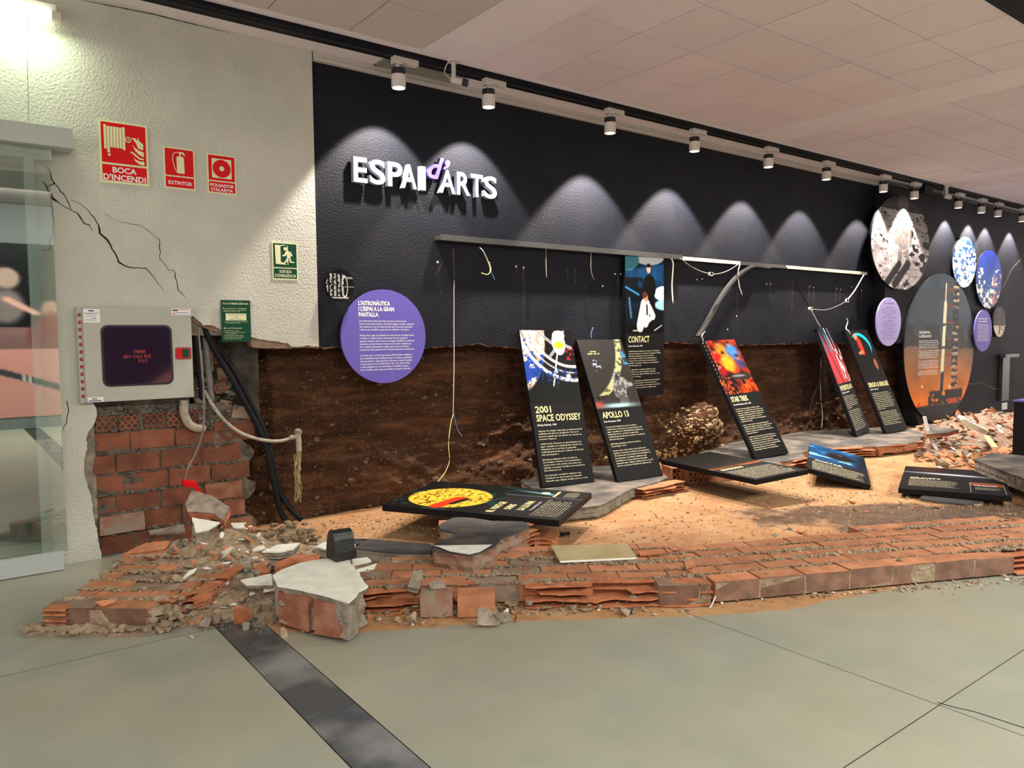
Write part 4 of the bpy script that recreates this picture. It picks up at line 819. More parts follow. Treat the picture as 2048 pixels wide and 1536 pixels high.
# black and white fragment in front of the moon panel
P_ = px3([(877, 1052, .20), (905, 1035, .20), (930, 1033, .20), (985, 1042, .205), (1045, 1042, .21), (1060, 1052, .21), (1030, 1066, .22), (1000, 1078, .22), (990, 1092, .225), (945, 1110, .23), (905, 1103, .23), (868, 1098, .23), (863, 1090, .225), (880, 1079, .22), (908, 1073, .215), (912, 1066, .21), (880, 1060, .20)], .22)
rt, frA = fragment('wall_fragment', 'broken black-topped wall piece with a white corner, in front of the moon panel', P_, .14, 'blackchip', 'brickgrey', seed=7, layers=4, rough=.02)
wp = [at(a, b, z=.232+.0) for a, b in ((866, 1091), (985, 1089), (960, 1104), (938, 1109), (900, 1103), (878, 1094))]
mk('white_corner', wp, [list(range(6))], MT['chipw'], rt)
A, B = at(1000, 1085, z=.16), at(1066, 1058, z=.16); d = B-A; ridge_edge(rt, 'torn_edge', A, B, .075, .195, (d[1], -d[0], 0), 61, depth=.05, nr=4)
hb = hollow_brick(.17, .2, .115, 3, 2, r=.39); qh = at(876, 1091, z=.075); V = np.concatenate(hb.V); an = math.radians(-33); Rz = np.array([[math.cos(an), -math.sin(an), 0], [math.sin(an), math.cos(an), 0], [0, 0, 1]]); mk('hollow_brick', V@Rz.T+at(877, 1088, z=.08), hb.F, MT['brick'], rt)
o = None
rt, _ = fragment('wall_fragment', 'torn terracotta chunk behind the black and white wall piece, near a black plug', px3([(1064, 1058), (1110, 1053), (1120, 1066), (1105, 1076), (1068, 1078)], .09), .085, None, 'ridge', seed=8, rough=.03)
# long strip of black plastered wall
P_ = px3([(708, 1077), (735, 1077), (800, 1083), (862, 1087), (866, 1097), (862, 1106), (800, 1105), (760, 1102), (712, 1096)], .15)
fragment('wall_fragment', 'long grey ribbed brick piece with black plaster on top, behind the black plastic block', P_, .14, 'blackchip', 'ribbed', seed=9, rough=.004, amp=.003)
fragment('wall_fragment', 'pointed white plastered piece behind the black plastic block', px3([(630, 1092), (668, 1077), (738, 1076), (708, 1096), (690, 1100), (655, 1098)], .15), .13, 'chipw', 'mortar', seed=10, rough=.01)
# big white fragment
P_ = px3([(545, 1150, .235), (563, 1140, .235), (600, 1125, .24), (650, 1117, .24), (700, 1120, .24), (712, 1140, .235), (736, 1171, .23), (718, 1180, .23), (706, 1196, .225), (697, 1203, .225), (660, 1192, .225), (625, 1182, .23), (590, 1175, .23), (555, 1168, .235)], .23)
rt, _ = fragment('wall_fragment', 'largest white plastered wall fragment with grey mortar sides in the foreground', P_, .20, 'chipw', 'mortar', seed=11, layers=4, rough=.03, step=.05)
for (a, c_, m_) in (((562, 1178), (622, 1196), 'ribbedred'), ((632, 1197), (690, 1208), 'ribbedred')):
    A = at(a[0], a[1]+2, z=.19); B = at(c_[0], c_[1], z=.19); d = (B-A); e = d/np.linalg.norm(d); n_ = np.array([-e[1], e[0], 0]); n_ /= np.linalg.norm(n_)
    V = [p+n_*k+np.array([0, 0, z]) for z in (-.17, 0) for p, k in ((A, -.02), (B, -.02), (B, .10), (A, .10))]; mk('brick', V, [[0, 3, 2, 1], [4, 5, 6, 7], [0, 1, 5, 4], [1, 2, 6, 5], [2, 3, 7, 6], [3, 0, 4, 7]], MT[m_], rt)
hb = hollow_brick(.2, .2, .16, 2, 2, r=.30); A = at(702, 1262, z=.0); an = math.radians(52); Rz = np.array([[math.cos(an), -math.sin(an), 0], [math.sin(an), math.cos(an), 0], [0, 0, 1]])
mk('hollow_brick', np.concatenate(hb.V)@Rz.T+np.array([A[0]-.02, A[1]+.02, .02]), hb.F, MT['mortar'], rt)
# other named fragments of the left heap
FR = [
 ('tall wedge of white plastered wall at the back of the heap, below the grey-smeared lump', [(384, 1036, .30), (440, 1043, .29), (418, 1060, .27), (392, 1062, .28)], .18, 'chipw', 'mortar'),
 ('torn brick chunk with open chambers beside the white wedge in the heap', [(400, 1062, .20), (490, 1060, .20), (492, 1075, .19), (470, 1095, .17), (395, 1092, .17)], .09, None, 'ridge'),
 ('white chip lying on top of the heap, second from the white wedge', [(461, 1046, .22), (492, 1045, .22), (487, 1056, .21), (466, 1056, .21)], .04, 'chipw', 'mortar'),
 ('small white chip between the torn brick chunk and the clay clump', [(485, 1055, .2), (505, 1050, .2), (500, 1060, .19)], .03, 'chipw', 'mortar'),
 ('five-sided white plaster piece below the clay clump', [(488, 1082, .15), (520, 1081, .15), (531, 1097, .14), (505, 1101, .14), (490, 1090, .145)], .035, 'chipw', 'mortar'),
 ('pointed white plaster piece left of the pointed slab end', [(524, 1102, .15), (555, 1090, .15), (600, 1085, .15), (588, 1097, .145), (560, 1104, .14)], .05, 'chipw', 'mortar'),
 ('grey ribbed brick block in the middle of the heap', [(448, 1122, .15), (500, 1119, .15), (506, 1132, .145), (455, 1134, .14)], .12, None, 'ribbed'),
 ('fanned torn terracotta piece right of the grey ribbed block', [(505, 1125, .13), (532, 1118, .13), (540, 1140, .11), (510, 1148, .10)], .07, None, 'ridge'),
 ('curved broken brick above the largest white fragment', [(548, 1120, .15), (590, 1108, .15), (640, 1106, .15), (640, 1118, .15), (590, 1124, .14), (552, 1136, .13)], .09, None, 'ridge'),
 ('thin cream plaster strip left of the largest white fragment', [(481, 1158, .14), (543, 1149, .14), (545, 1166, .13), (492, 1170, .12)], .025, 'chipw', 'mortar'),
 ('narrow white plaster piece just right of the black plastic block', [(704, 1118, .14), (735, 1114, .14), (743, 1121, .135), (705, 1130, .13)], .04, 'chipw', 'mortar'),
 ('leaf-shaped white plaster piece right of the largest white fragment', [(712, 1138, .14), (754, 1127, .14), (745, 1143, .12), (722, 1152, .11)], .035, 'chipw', 'brick'),
 ('red brick piece with open chambers at the back left of the heap', [(240, 1108, .10), (330, 1095, .13), (345, 1078, .15), (290, 1082, .14)], .07, None, 'brick'),
 ('grey plaster flake leaning on the brick wall foot', [(295, 1060, .14), (368, 1050, .16), (370, 1062, .14), (300, 1068, .12)], .015, 'mortar', 'mortar'),
 ('pale green broken plaster lump standing at the back of the small brick slab', [(330, 1120, .06), (345, 1082, .20), (362, 1078, .22), (378, 1105, .12), (372, 1118, .06)], .05, 'mortar', 'mortar'),
 ('grey chip of mortar lying on the brick courses, tall one', [(826, 1142, .20), (844, 1139, .20), (846, 1160, .16), (838, 1176, .14), (815, 1175, .14)], .035, 'mortar', 'mortar'),
 ('grey lump of mortar beside the tall chip on the brick courses', [(857, 1165, .155), (880, 1158, .16), (892, 1172, .15), (860, 1177, .14)], .03, 'mortar', 'mortar'),
 ('grey mortar slab standing at the torn front edge', [(956, 1212, .11), (975, 1216, .10), (1002, 1230, .05), (1000, 1250, .02), (955, 1250, .02)], .03, 'mortar', 'mortar'),
 ('small grey mortar piece right of the grey mortar slab', [(988, 1228, .07), (1018, 1226, .07), (1022, 1240, .03), (1000, 1244, .03)], .03, 'mortar', 'mortar'),
 ('curved red shard standing among grey lumps at the heap front', [(466, 1222, .10), (480, 1205, .13), (505, 1225, .07), (498, 1242, .02), (468, 1238, .02)], .015, 'brick', 'ridge'),
 ('thin grey board lying flat at the very front of the heap', [(598, 1252, .02), (664, 1242, .03), (665, 1246, .03), (602, 1262, .015)], .012, 'mortar', 'mortar'),
 ('flat triangular grey mortar piece at the heap front', [(505, 1250, .03), (530, 1228, .09), (530, 1252, .015)], .02, 'mortar', 'mortar'),
 ('large leaf of red brick shell lying on the small brick slab', [(190, 1205, .14), (232, 1196, .16), (230, 1205, .14), (205, 1212, .13)], .01, 'brick', 'ridge'),
 ('red brick shell in the gap between the slab and the heap', [(383, 1193, .09), (432, 1182, .11), (412, 1200, .06), (388, 1208, .05)], .02, 'brick', 'ridge'),
 ('grey-smeared brick lump on top of the heap, touching the alarm button', [(370, 1000, .40), (385, 985, .42), (425, 992, .41), (458, 1012, .36), (448, 1038, .30), (425, 1030, .31), (375, 1022, .34)], .06, 'mortar', 'ridge'),
 ('red brick tile lying on the brick courses left of the pale board', [(1276, 1102, .15), (1320, 1098, .15), (1326, 1105, .145), (1280, 1109, .14)], .014, 'brick', 'ridge'),
 ('small curled red shard on the courses, right of the pale board', [(1370, 1127, .15), (1385, 1119, .17), (1392, 1132, .145), (1372, 1136, .14)], .01, 'brick', 'ridge'),
 ('dark flat plaster piece under the wide panel at the right', [(1855, 985, .05), (1900, 983, .06), (1945, 990, .05), (1968, 1003, .03), (1930, 1008, .02), (1870, 1003, .02), (1838, 996, .03)], .03, 'blackchip', 'mortar'),
 ('grey black-plastered slab lying on the far rubble pile', [(1850, 848, .28), (1880, 851, .28), (1918, 860, .24), (1895, 866, .22), (1852, 867, .22)], .05, 'dustblack', 'brick'),
 ('long grey beam-shaped wall piece topping the far rubble pile', [(1908, 828, .52), (1922, 832, .50), (1966, 852, .26), (1958, 860, .22), (1915, 842, .42)], .08, 'dustblack', 'chipw'),
 ('dusty wall slab at the right edge, in front of the far pile', [(1948, 919, .2), (1985, 906, .2), (2060, 912, .2), (2150, 940, .2), (2130, 985, .2), (2048, 957, .2), (1990, 936, .2)], .12, 'dustblack', 'mortar'),
]
for i, (lab, P_, th, sk_, co_) in enumerate(FR): fragment('rubble_piece', lab, px3(P_, .1), th, sk_, co_, seed=100+i, step=.03, amp=.004, rough=.010 if th < .05 else .018, layers=2 if th < .04 else 4, sk=min(.010, th*.4))
# pale board on the courses
pb_ = px3([(1102, 1091), (1255, 1088), (1274, 1115), (1120, 1122)], .15); n_ = (0, 0, 1)
b_ = thing('fibre_board', 'pale yellow rectangular board lying on the brick courses with a white front edge', 'board', (pb_[0][0], pb_[0][1], .13)); mk('board', [*pb_, *[p-np.array([0, 0, .012]) for p in pb_]], [[0, 1, 2, 3][::-1], [4, 5, 6, 7], [0, 1, 5, 4], [1, 2, 6, 5], [2, 3, 7, 6], [3, 0, 4, 7]], MT['wood'], b_)
MB().tube([pb_[3]+np.array([0, 0, -.006]), pb_[2]+np.array([0, 0, -.006])], .007, 6).build('edge_strip', MT['chipw'], b_)
# black plastic block
q0 = at(660, 1127, z=.24); A = at(672, 1125, z=.24); B = at(711, 1117, z=.24); ex = B-A; L_ = np.linalg.norm(ex); ex /= L_; ey = np.array([-ex[1], ex[0], 0]); hh_ = .17
prof = [(0, 0), (.0, .05), (.012, .12), (.03, .155), (.06, .17), (.085, .165), (.11, .13), (.125, .06), (.13, 0)]
V = [A+ey*(p[0]-.0)+np.array([0, 0, p[1]]) for p in prof]+[B+ey*p[0]*.98+np.array([0, 0, p[1]*.98]) for p in prof]; n = len(prof)
tag(mk('plastic_block', V, [list(range(n)), [n+i for i in range(n)][::-1]]+[[i, i+n, (i+1) % n+n, (i+1) % n] for i in range(n)], MT['blackplastic']), 'black rounded plastic block standing on the largest white fragment', 'block')
q = at(1120, 1068, z=.03); tag(MB().tube([q, q+np.array([.07, -.03, 0])], .013, 8).build('rubber_plug', MT['cable']), 'short black rubber plug on the sandy floor beside the torn terracotta chunk', 'plug')
# clay clump with hose end
b_ = MB(); r = random.Random(77); c0 = at(578, 1072, z=.10)
for _ in range(230):
    d = np.array([r.gauss(0, .075), r.gauss(0, .07), abs(r.gauss(0, .06))]); lumpat(b_, c0+d-np.array([0, 0, .06]), r.uniform(.012, .034), r)
b_.add(IV*np.array([.17,.16,.12])+c0-np.array([0,0,.04]), IF)
cl = tag(b_.build('clay_clump', mat('clay', (.12, .08, .045), .95, (.28, .20, .12), 20, .8, 60)), 'brown fibrous clump of clay at the foot of the grey hoses', 'clay')
# ================================================================ FILM PANELS
LOREM = ("Referència clàssica de viatges espacials, possiblement la pel·lícula més famosa del gènere. Va ser la primera vegada que els efectes van tractar de "
 "mostrar l'espai tal com és, amb la col·laboració d'experts en astronàutica i un rigor científic poc habitual fins aleshores. L'absència de so al buit, la "
 "gravetat artificial generada per rotació i el silenci dels astronautes en són bons exemples. El film planteja preguntes sobre la vida, la tecnologia i el "
 "futur de la humanitat, i encara avui es fa servir a les aules per explicar conceptes de física. Les maniobres d'acoblament, els vestits i les pantalles "
 "es van dissenyar consultant enginyers que treballaven en els programes espacials d'aquells anys. Alguns detalls, però, no són del tot correctes. ").replace('·', '')
def body(x, y, w_, lh, n, per, start=0, gaps=()):
    words = (LOREM*3)[start:].split(' ')[1:]; out = []; cur = ''; i = 0; yy = y
    for wd in words:
        if len(cur)+len(wd)+1 > per:
            last = (i+1) in gaps; out.append((cur if not last else cur[:int(per*.4)], x, yy, lh*.52, w_*(len(cur)/per) if not last else w_*.38)); yy -= lh*(1.75 if last else 1); cur = ''; i += 1
            if i >= n: break
        cur = (cur+' '+wd).strip()
    return out
def film_panel(lab, TL, TR, BR, BL, art, title, sub, nlines, split=.46, th=.045, per=46, tsize=.062, gaps=(4, 9, 13), start=0, extra=None, wide=False):
    TL, TR, BR, BL = [np.array(p, float) for p in (TL, TR, BR, BL)]; ex = (TR-TL+BR-BL)/2; ey = (TL-BL+TR-BR)/2; w_ = np.linalg.norm(ex); h_ = np.linalg.norm(ey)
    fr = Frame(BL, ex, ey); root = thing('film_panel', lab, 'panel', (BL+BR)/2 if not wide else (BL+TR)/2-np.array([0, 0, .05]), 0)
    P_ = R4(0, 0, w_, h_); V = [(x, y, 0) for x, y in P_]+[(x, y, -th) for x, y in P_]
    mk('board', fr(V), [[0, 1, 2, 3], [7, 6, 5, 4]]+[[i, i+4, (i+1) % 4+4, (i+1) % 4] for i in range(4)], MT['panel'], root)
    ys_ = h_*(1-split)
    if not wide:
        picture('picture', fr, .0, ys_, w_, h_, 72, 96, art, root)
        y = ys_-.035-tsize; L_ = []
        for tt in title: L_.append((tt[0], w_*.075, y, tsize, w_*tt[1])); y -= tsize*1.32
        textlines('title', L_, fr, MT['yellow'], root, .0015, .018, res=2)
        textlines('subtitle', [(sub, w_*.075, y+tsize*.62, .017, w_*(.36 if len(sub) < 22 else .52))], fr, MT['white'], root, .0015, .015)
        textlines('body_text', body(w_*.075, y+tsize*.62-.055, w_*.84, .0255, nlines, per, start, gaps), fr, MT['cream'], root, .0015, .012)
    if extra: extra(root, fr, w_, h_)
    return root, fr, w_, h_
def lerp(c, col): return col
def art_station(u, v):
    c = base_c(u, (.02, .02, .03)); n = fbm(u*7, v*10); n2 = fbm(u*25, v*30)
    pl = soft(ell(u, v, -.25, 1.05, .72, .95), .02); c = blend(c, pl, (.85, .78, .70)); c = [k*(1-.25*pl*(n2 > .55)) for k in c]
    c = blend(c, pl*(v < .62+.1*n)*(n > .42), (.12, .25, .60)); c = blend(c, pl*(np.abs(u-(.1-.0*v)) < .1)*(n2 > .6)*(v < .9), (.16, .30, .65))
    for rr_, wd, cc in ((1.02, .035, (.88, .87, .88)), (.90, .014, (.75, .74, .76)), (.80, .028, (.86, .85, .86))):
        c = blend(c, soft(np.abs(np.hypot((u-.95), (v-1.18)*1.15)-rr_)-wd/2*1.5, .012), cc)
    c = blend(c, soft(np.abs(np.hypot((u-.95), (v-1.18)*1.15)-.96)-.006, .006), (.1, .1, .12))
    for a in ((.30, 1.0, .62, .80), (.5, .62, .78, .85), (.85, 1.0, .70, .78), (.95, .75, .75, .82)): c = blend(c, soft(seg(u, v, *a, .02), .012), (.80, .80, .82)); c = blend(c, soft(seg(u, v, *a, .006), .006), (.08, .08, .1))
    c = blend(c, soft(ell(u, v, .72, .82, .13, .17), .012), (.86, .86, .86)); c = blend(c, soft(ell(u, v, .72, .79, .10, .05), .012), (.78, .70, .15)); c = blend(c, soft(ell(u, v, .74, .93, .12, .07), .012), (.92, .92, .92))
    c = blend(c, soft(seg(u, v, .66, .66, .50, .22, .012), .008), (.88, .88, .88)); c = blend(c, soft(ell(u, v, .59, .42, .035, .03), .01), (.9, .9, .9)); c = blend(c, soft(seg(u, v, .60, .28, .56, .08, .006), .006), (.12, .35, .5))
    bl_ = (n2 > .52)*(np.abs(v-.33-.1*n) < .09)*(u > .12); c = blend(c, bl_*.8, (.06, .20, .48)); c = blend(c, soft(ell(u, v, .82, .35, .045, .035), .01), (.85, .80, .80))
    c = blend(c, (u > .84)*(v > .58)*(v < .75)*(n2 > .55), (.70, .12, .15)); return blend(c, soft(v-.18, .2), (.02, .02, .025))
def art_moonman(u, v):
    c = base_c(u, (.17, .165, .16)); n = fbm(u*18, v*24)
    d = ell(u, v, .0-.22, 1.05, 1.18, .98); d2 = ell(u, v, -.42, 1.12, 1.26, 1.04); cr = soft(d, .01)*(1-soft(d2, .02)); c = blend(c, cr*(v > .18), (.60, .60, .45)); c = [k*(1-cr*.5*(n > .55)) for k in c]
    def B(*a): return soft(ell(u, v, *a), .012)
    body_ = np.clip(B(.70, .34, .16, .10)+B(.64, .44, .09, .07)+B(.62, .24, .14, .12)+B(.88, .33, .08, .035)+B(.66, .12, .10, .1), 0, 1); c = blend(c, body_, (.52, .52, .52)); c = [k*(1-body_*.45*(fbm(u*22, v*30) > .5)) for k in c]
    c = blend(c, B(.64, .44, .045, .035), (.15, .15, .15)); gl_ = np.exp(-((v-.035)/.03)**2-((u-.5)/.35)**2); c = blend(c, gl_, (.65, .85, .88)); c = blend(c, np.exp(-((v-.06)/.05)**2-((u-.06)/.12)**2)*.7, (.75, .30, .25))
    c = blend(c, soft(np.abs(v-.79)-.008, .006)*(np.abs(u-.28) < .15)*(fbm(u*60, v*8) > .4), (.75, .72, .45)); c = blend(c, soft(np.abs(v-.82)-.006, .006)*(np.abs(u-.28) < .07)*(fbm(u*60, v*8) > .4), (.75, .72, .45))
    c = blend(c, (fbm(u*30, v*30) > .6)*(np.hypot((u-.28)*1., (v-.62)) < .09), (.6, .65, .75)); c = blend(c, (u > .9)*(np.abs(v-.72) < .1)*(n > .55), (.2, .45, .6)); return c
def art_dishes(u, v):
    n = fbm(u*8, v*8); c = base_c(u, (.05, .10, .16)); c = blend(c, (v > .45)*soft(.1-np.abs(u-.5)*.0, 1), (.03, .33, .55)); c = [k*(.7+.6*n) for k in c]
    c = blend(c, soft(ell(u, v, .60, 1.02, .42, .13), .01), (.78, .82, .85)); c = blend(c, soft(ell(u, v, .05, .95, .3, .14), .01), (.25, .50, .58)); c = blend(c, (v > .40)*(v < .72)*(u < .45)*(n > .35), (.02, .05, .08)); c = blend(c, soft(seg(u, v, .0, .6, .35, .5, .012), .01), (.2, .5, .7)); c = blend(c, soft(seg(u, v, .1, .45, .15, .2, .02), .01), (.25, .45, .55))
    c = blend(c, soft(ell(u, v, 1.0, .52, .26, .10), .01), (.80, .85, .88)); c = blend(c, soft(ell(u, v, 1.0, .37, .24, .07), .01), (.55, .75, .80)); c = blend(c, (v < .12), (.02, .02, .025)); c = blend(c, (v < .3)*(n > .4), (.02, .04, .06))
    bk = (.025, .025, .03); c = blend(c, np.clip(soft(ell(u, v, .62, .60, .17, .17), .01)+soft(seg(u, v, .62, .55, .66, .1, .13), .01), 0, 1), bk); c = blend(c, soft(ell(u, v, .60, .84, .05, .055), .01), (.72, .52, .42)); c = blend(c, soft(ell(u, v, .60, .885, .055, .025), .01), bk)
    wt = (.86, .85, .83); c = blend(c, np.clip(soft(seg(u, v, .48, .36, .38, .10, .09), .01)+soft(seg(u, v, .55, .36, .52, .15, .08), .01)+soft(seg(u, v, .62, .33, .72, .22, .05), .01)+soft(seg(u, v, .72, .22, .58, .16, .035), .01), 0, 1), wt); c = blend(c, soft(ell(u, v, .53, .46, .05, .055), .01), (.74, .50, .40)); c = blend(c, soft(ell(u, v, .50, .50, .065, .04), .01), (.30, .18, .12)); c = blend(c, soft(seg(u, v, .55, .36, .56, .25, .02), .01), bk)
    c = blend(c, soft(seg(u, v, .2, .03, .4, .035, .008), .006), wt); return blend(c, soft(seg(u, v, .75, .03, .95, .1, .006), .006), wt)
def art_nebula(u, v):
    n = fbm(u*5, v*6); n2 = fbm(u*20, v*20); c = base_c(u, (.10, .05, .06)); c = blend(c, np.clip((n-.30)*2.6, 0, 1)*(u > .02), (.62, .16, .06)); c = blend(c, np.clip((n2-.5)*3, 0, 1)*(v < .3), (.85, .35, .10))
    for cx, cz, rx, rz, col in ((.45, .80, .16, .13, (.72, .45, .12)), (.76, .76, .17, .15, (.18, .42, .72)), (.25, .66, .15, .13, (.62, .08, .10)), (.48, .56, .20, .16, (.82, .55, .12)), (.85, .55, .12, .1, (.16, .2, .4)), (.2, .40, .14, .11, (.5, .06, .1))):
        c = blend(c, soft(ell(u+.10*(n2-.5), v+.12*(n-.5), cx, cz, rx, rz), .09)*.9, tuple(k for k in col)); c = blend(c, soft(ell(u, v, cx-.02, cz+rz*1.05, .05, .05), .04)*.9, (.62, .38, .27)); c = blend(c, soft(ell(u, v, cx-.02, cz+rz*1.05+.035, .055, .03), .03)*.9, (.14, .07, .05))
    c = [k*(.75+.5*n2) for k in c]; c = blend(c, soft(ell(u, v, .70, .30, .32, .065), .01), (.15, .14, .14)); c = blend(c, soft(ell(u, v, .62, .315, .2, .02), .01), (.42, .40, .40)); c = blend(c, soft(ell(u, v, .68, .20, .06, .05), .01), (.12, .11, .12))
    c = blend(c, (u < .1)*(v > .35), (.05, .03, .04)); return blend(c, (np.abs(u*20 % 1-.5) < .1)*(np.abs(v*14 % 1-.5) < .1)*(u < .15), (.7, .65, .6))
def art_streaks(u, v):
    s_ = u-(1-v)*.35; n = fbm(s_*14, v*1.5); n2 = fbm(u*25, v*9); c = base_c(u, (.08, .06, .09)); c = blend(c, soft(v-.72+(u-.5)*.3, .3), (.62, .17, .20)); c = [k*(.55+.9*n) for k in c]
    c = blend(c, np.clip((n-.5)*5, 0, 1)*(v > .55)*(u < .75), (.10, .48, .62)); c = blend(c, soft(np.abs(s_-.42)-.02, .02)*(v > .6), (.75, .80, .80)); c = blend(c, soft(np.abs(s_-.62)-.012, .012)*(v > .5), (.8, .5, .5)); c = blend(c, (n2 > .55)*(u > .62)*(v < .6), (.75, .72, .74)); return blend(c, (n2 < .38)*(u > .55)*(v < .65), (.04, .03, .05))
def art_radio(u, v):
    n = fbm(u*9, v*9); c = [k*(.6+.8*n) for k in base_c(u, (.075, .070, .07))]; d = ell(u, v, .48, .68, .40, .26); c = blend(c, soft(d, .01)*(1-soft(ell(u, v, .40, .62, .42, .27), .01)), (.05, .62, .72))
    c = blend(c, soft(ell(u, v, .35, .86, .09, .07), .01), (.62, .42, .32)); c = blend(c, soft(seg(u, v, .42, .75, .42, .58, .09), .015), (.62, .16, .14)); c = blend(c, soft(seg(u, v, .42, .56, .25, .53, .03), .01), (.60, .40, .30)); return blend(c, soft(ell(u, v, .78, .30, .07, .11), .03), (.52, .30, .22))
PA = [((4.415, -.082, 1.553), (4.987, -.164, 1.543), (4.900, -.600, .110), (4.328, -.518, .118)), ((5.114, -.114, 1.453), (5.691, -.160, 1.452), (5.637, -.799, .112), (5.061, -.752, .112)),
 ((5.849, -.066, 2.34), (6.43, -.088, 2.344), (6.439, -.091, .832), (5.858, -.069, .828)), ((7.001, -.123, 1.402), (7.578, -.149, 1.432), (7.612, -.907, .137), (7.035, -.881, .137)),
 ((9.399, -.145, 1.558), (9.963, -.019, 1.58), (10.132, -.523, .150), (9.568, -.649, .137)), ((10.128, -.128, 1.533), (10.706, -.139, 1.547), (10.729, -.751, .150), (10.151, -.740, .140))]
film_panel('leaning black film panel titled 2001 SPACE ODYSSEY with a white ringed space station picture', *PA[0], art_station, [('2001', .30), ('SPACE ODYSSEY', .86)], 'Stanley Kubrick, 1968', 17, split=.475, gaps=(4, 9, 14))
film_panel('leaning dark film panel titled APOLLO 13 with a crescent moon and grey astronaut', *PA[1], art_moonman, [('APOLLO 13', .58)], 'Ron Howard, 1995', 15, split=.505, gaps=(6, 8), start=140)
film_panel('upright black film panel titled CONTACT still hanging from the rail, blue picture with two figures', *PA[2], art_dishes, [('CONTACT', .54)], 'Robert Zemeckis, 1997', 15, split=.545, gaps=(7, 11), start=300, tsize=.066)
film_panel('leaning film panel titled STAR TREK with a fiery orange picture', *PA[3], art_nebula, [('STAR TREK', .50)], 'Gene Roddenberry, 1966 - 2005', 19, split=.47, gaps=(7, 12), start=420)
film_panel('narrow-looking leaning film panel with red and blue streaks, titled INTERSTELLAR', *PA[4], art_streaks, [('INTERSTELLAR', .84)], 'Christopher Nolan, 2014', 18, split=.52, gaps=(7,), start=60)
film_panel('rightmost leaning film panel titled SERGIO & SERGUÉI with a red shirt and cyan arc', *PA[5], art_radio, [('SERGIO & SERGUÉI', .88)], 'Ernesto Daranas, 2017', 18, split=.50, gaps=(10,), start=200)
# flat wide panels
def art_disc(u, v):
    n = fbm(u*9, v*9); n2 = fbm(u*30, v*40); c = [k*(.5+1.3*n2) for k in base_c(u, (.05, .055, .055))]; c = blend(c, (n > .58)*.6*((v < .2)+(v > .88)+(u < .15)), (.10, .25, .22))
    d = ell(u, v, .44, .52, .36, .41); m_ = soft(d, .01); c = blend(c, m_, (.80, .66, .22)); c = blend(c, m_*(n2 > .60), (.42, .30, .08)); c = blend(c, soft(seg(u, v, .12, .50, .42, .42, .07), .02), (.70, .20, .08)); return blend(c, soft(seg(u, v, .24, .40, .42, .34, .035), .02), (.10, .06, .05))
def ex_g(root, fr, w_, h_):
    picture('picture', fr, 0, h_*.42, w_, h_, 90, 90, art_disc, root); 
    def art_in(u, v): 
        n = fbm(u*12, v*12); c = [k*(.5+n) for k in base_c(u, (.05, .09, .09))]; c = blend(c, soft(np.abs((u-.5)-(v-.5)*.3)-.06*(1-v), .03), (.45, .70, .75)); return blend(c, soft(ell(u, v, .5, .2, .12, .1), .05), (.85, .95, .98))
    picture('inset_picture', fr, w_*.70, h_*.19, w_, h_*.45, 30, 50, art_in, root, .0018)
    rects('inset_line', [(w_*.695, h_*.0, w_*.70, h_*.45)], fr, MT['greytxt'], root, .0025)
    textlines('title', [('EL VIATGE', w_*.07, h_*.375, .055, w_*.36), ('DINS', w_*.20, h_*.305, .055, w_*.17), ('LA LLUNA', w_*.20, h_*.235, .055, w_*.33)], fr, MT['yellow'], root, .0025, .02)
    textlines('subtitle', [('Georges Méliès, 1902', w_*.22, h_*.195, .02, w_*.3)], fr, MT['white'], root, .0025)
    textlines('body_text', body(w_*.07, h_*.165, w_*.55, .0215, 10, 40, 90)+body(w_*.75, h_*.12, w_*.20, .012, 9, 28, 300), fr, MT['cream'], root, .0025, .012)
    rects('inset_title', [(w_*(.73+.03*i), h_*.165, w_*(.752+.03*i), h_*.182) for i in range(7)], fr, MT['yellow'], root, .0025)
film_panel('flat wide film panel with a yellow moon disc, resting on rubble in the foreground', (2.602, -.727, .232), (3.336, -.268, .258), (4.071, -1.446, .246), (3.337, -1.904, .232), None, None, None, 0, wide=True, extra=ex_g)
def ex_h(root, fr, w_, h_):
    def a1(u, v):
        n = fbm(u*4, v*22); c = [k*(.5+n) for k in base_c(u, (.45, .25, .12))]; c = blend(c, (u > .62)*(v > .3)*(v < .6), (.10, .18, .70)); c = blend(c, (u > .6)*(v > .6)*(n > .35), (.75, .45, .50)); return blend(c, soft(.1-v, .1), (.03, .03, .03))
    picture('picture', fr, 0, h_*.42, w_, h_, 50, 60, a1, root)
    rects('title', [(w_*(.1+.07*i), h_*.365, w_*(.15+.07*i), h_*.40) for i in range(6)], fr, MT['yellow'], root, .0015); textlines('body_text', body(w_*.06, h_*.31, w_*.86, .026, 14, 62, 260), fr, MT['cream'], root, .0015, .012)
hz = .235
TL, BL, BR = at(1322, 920, z=hz), at(1512, 960, z=hz), at(1600, 936, z=hz+.03); ey_ = TL-BL; ey_ /= np.linalg.norm(ey_); BR = BL+(BR-BL)-((BR-BL)@ey_)*ey_
film_panel('flat wide film panel with an orange picture, lying tilted in front of the fiery panel', TL, TL+(BR-BL), BR, BL, None, None, None, 0, wide=True, extra=ex_h)
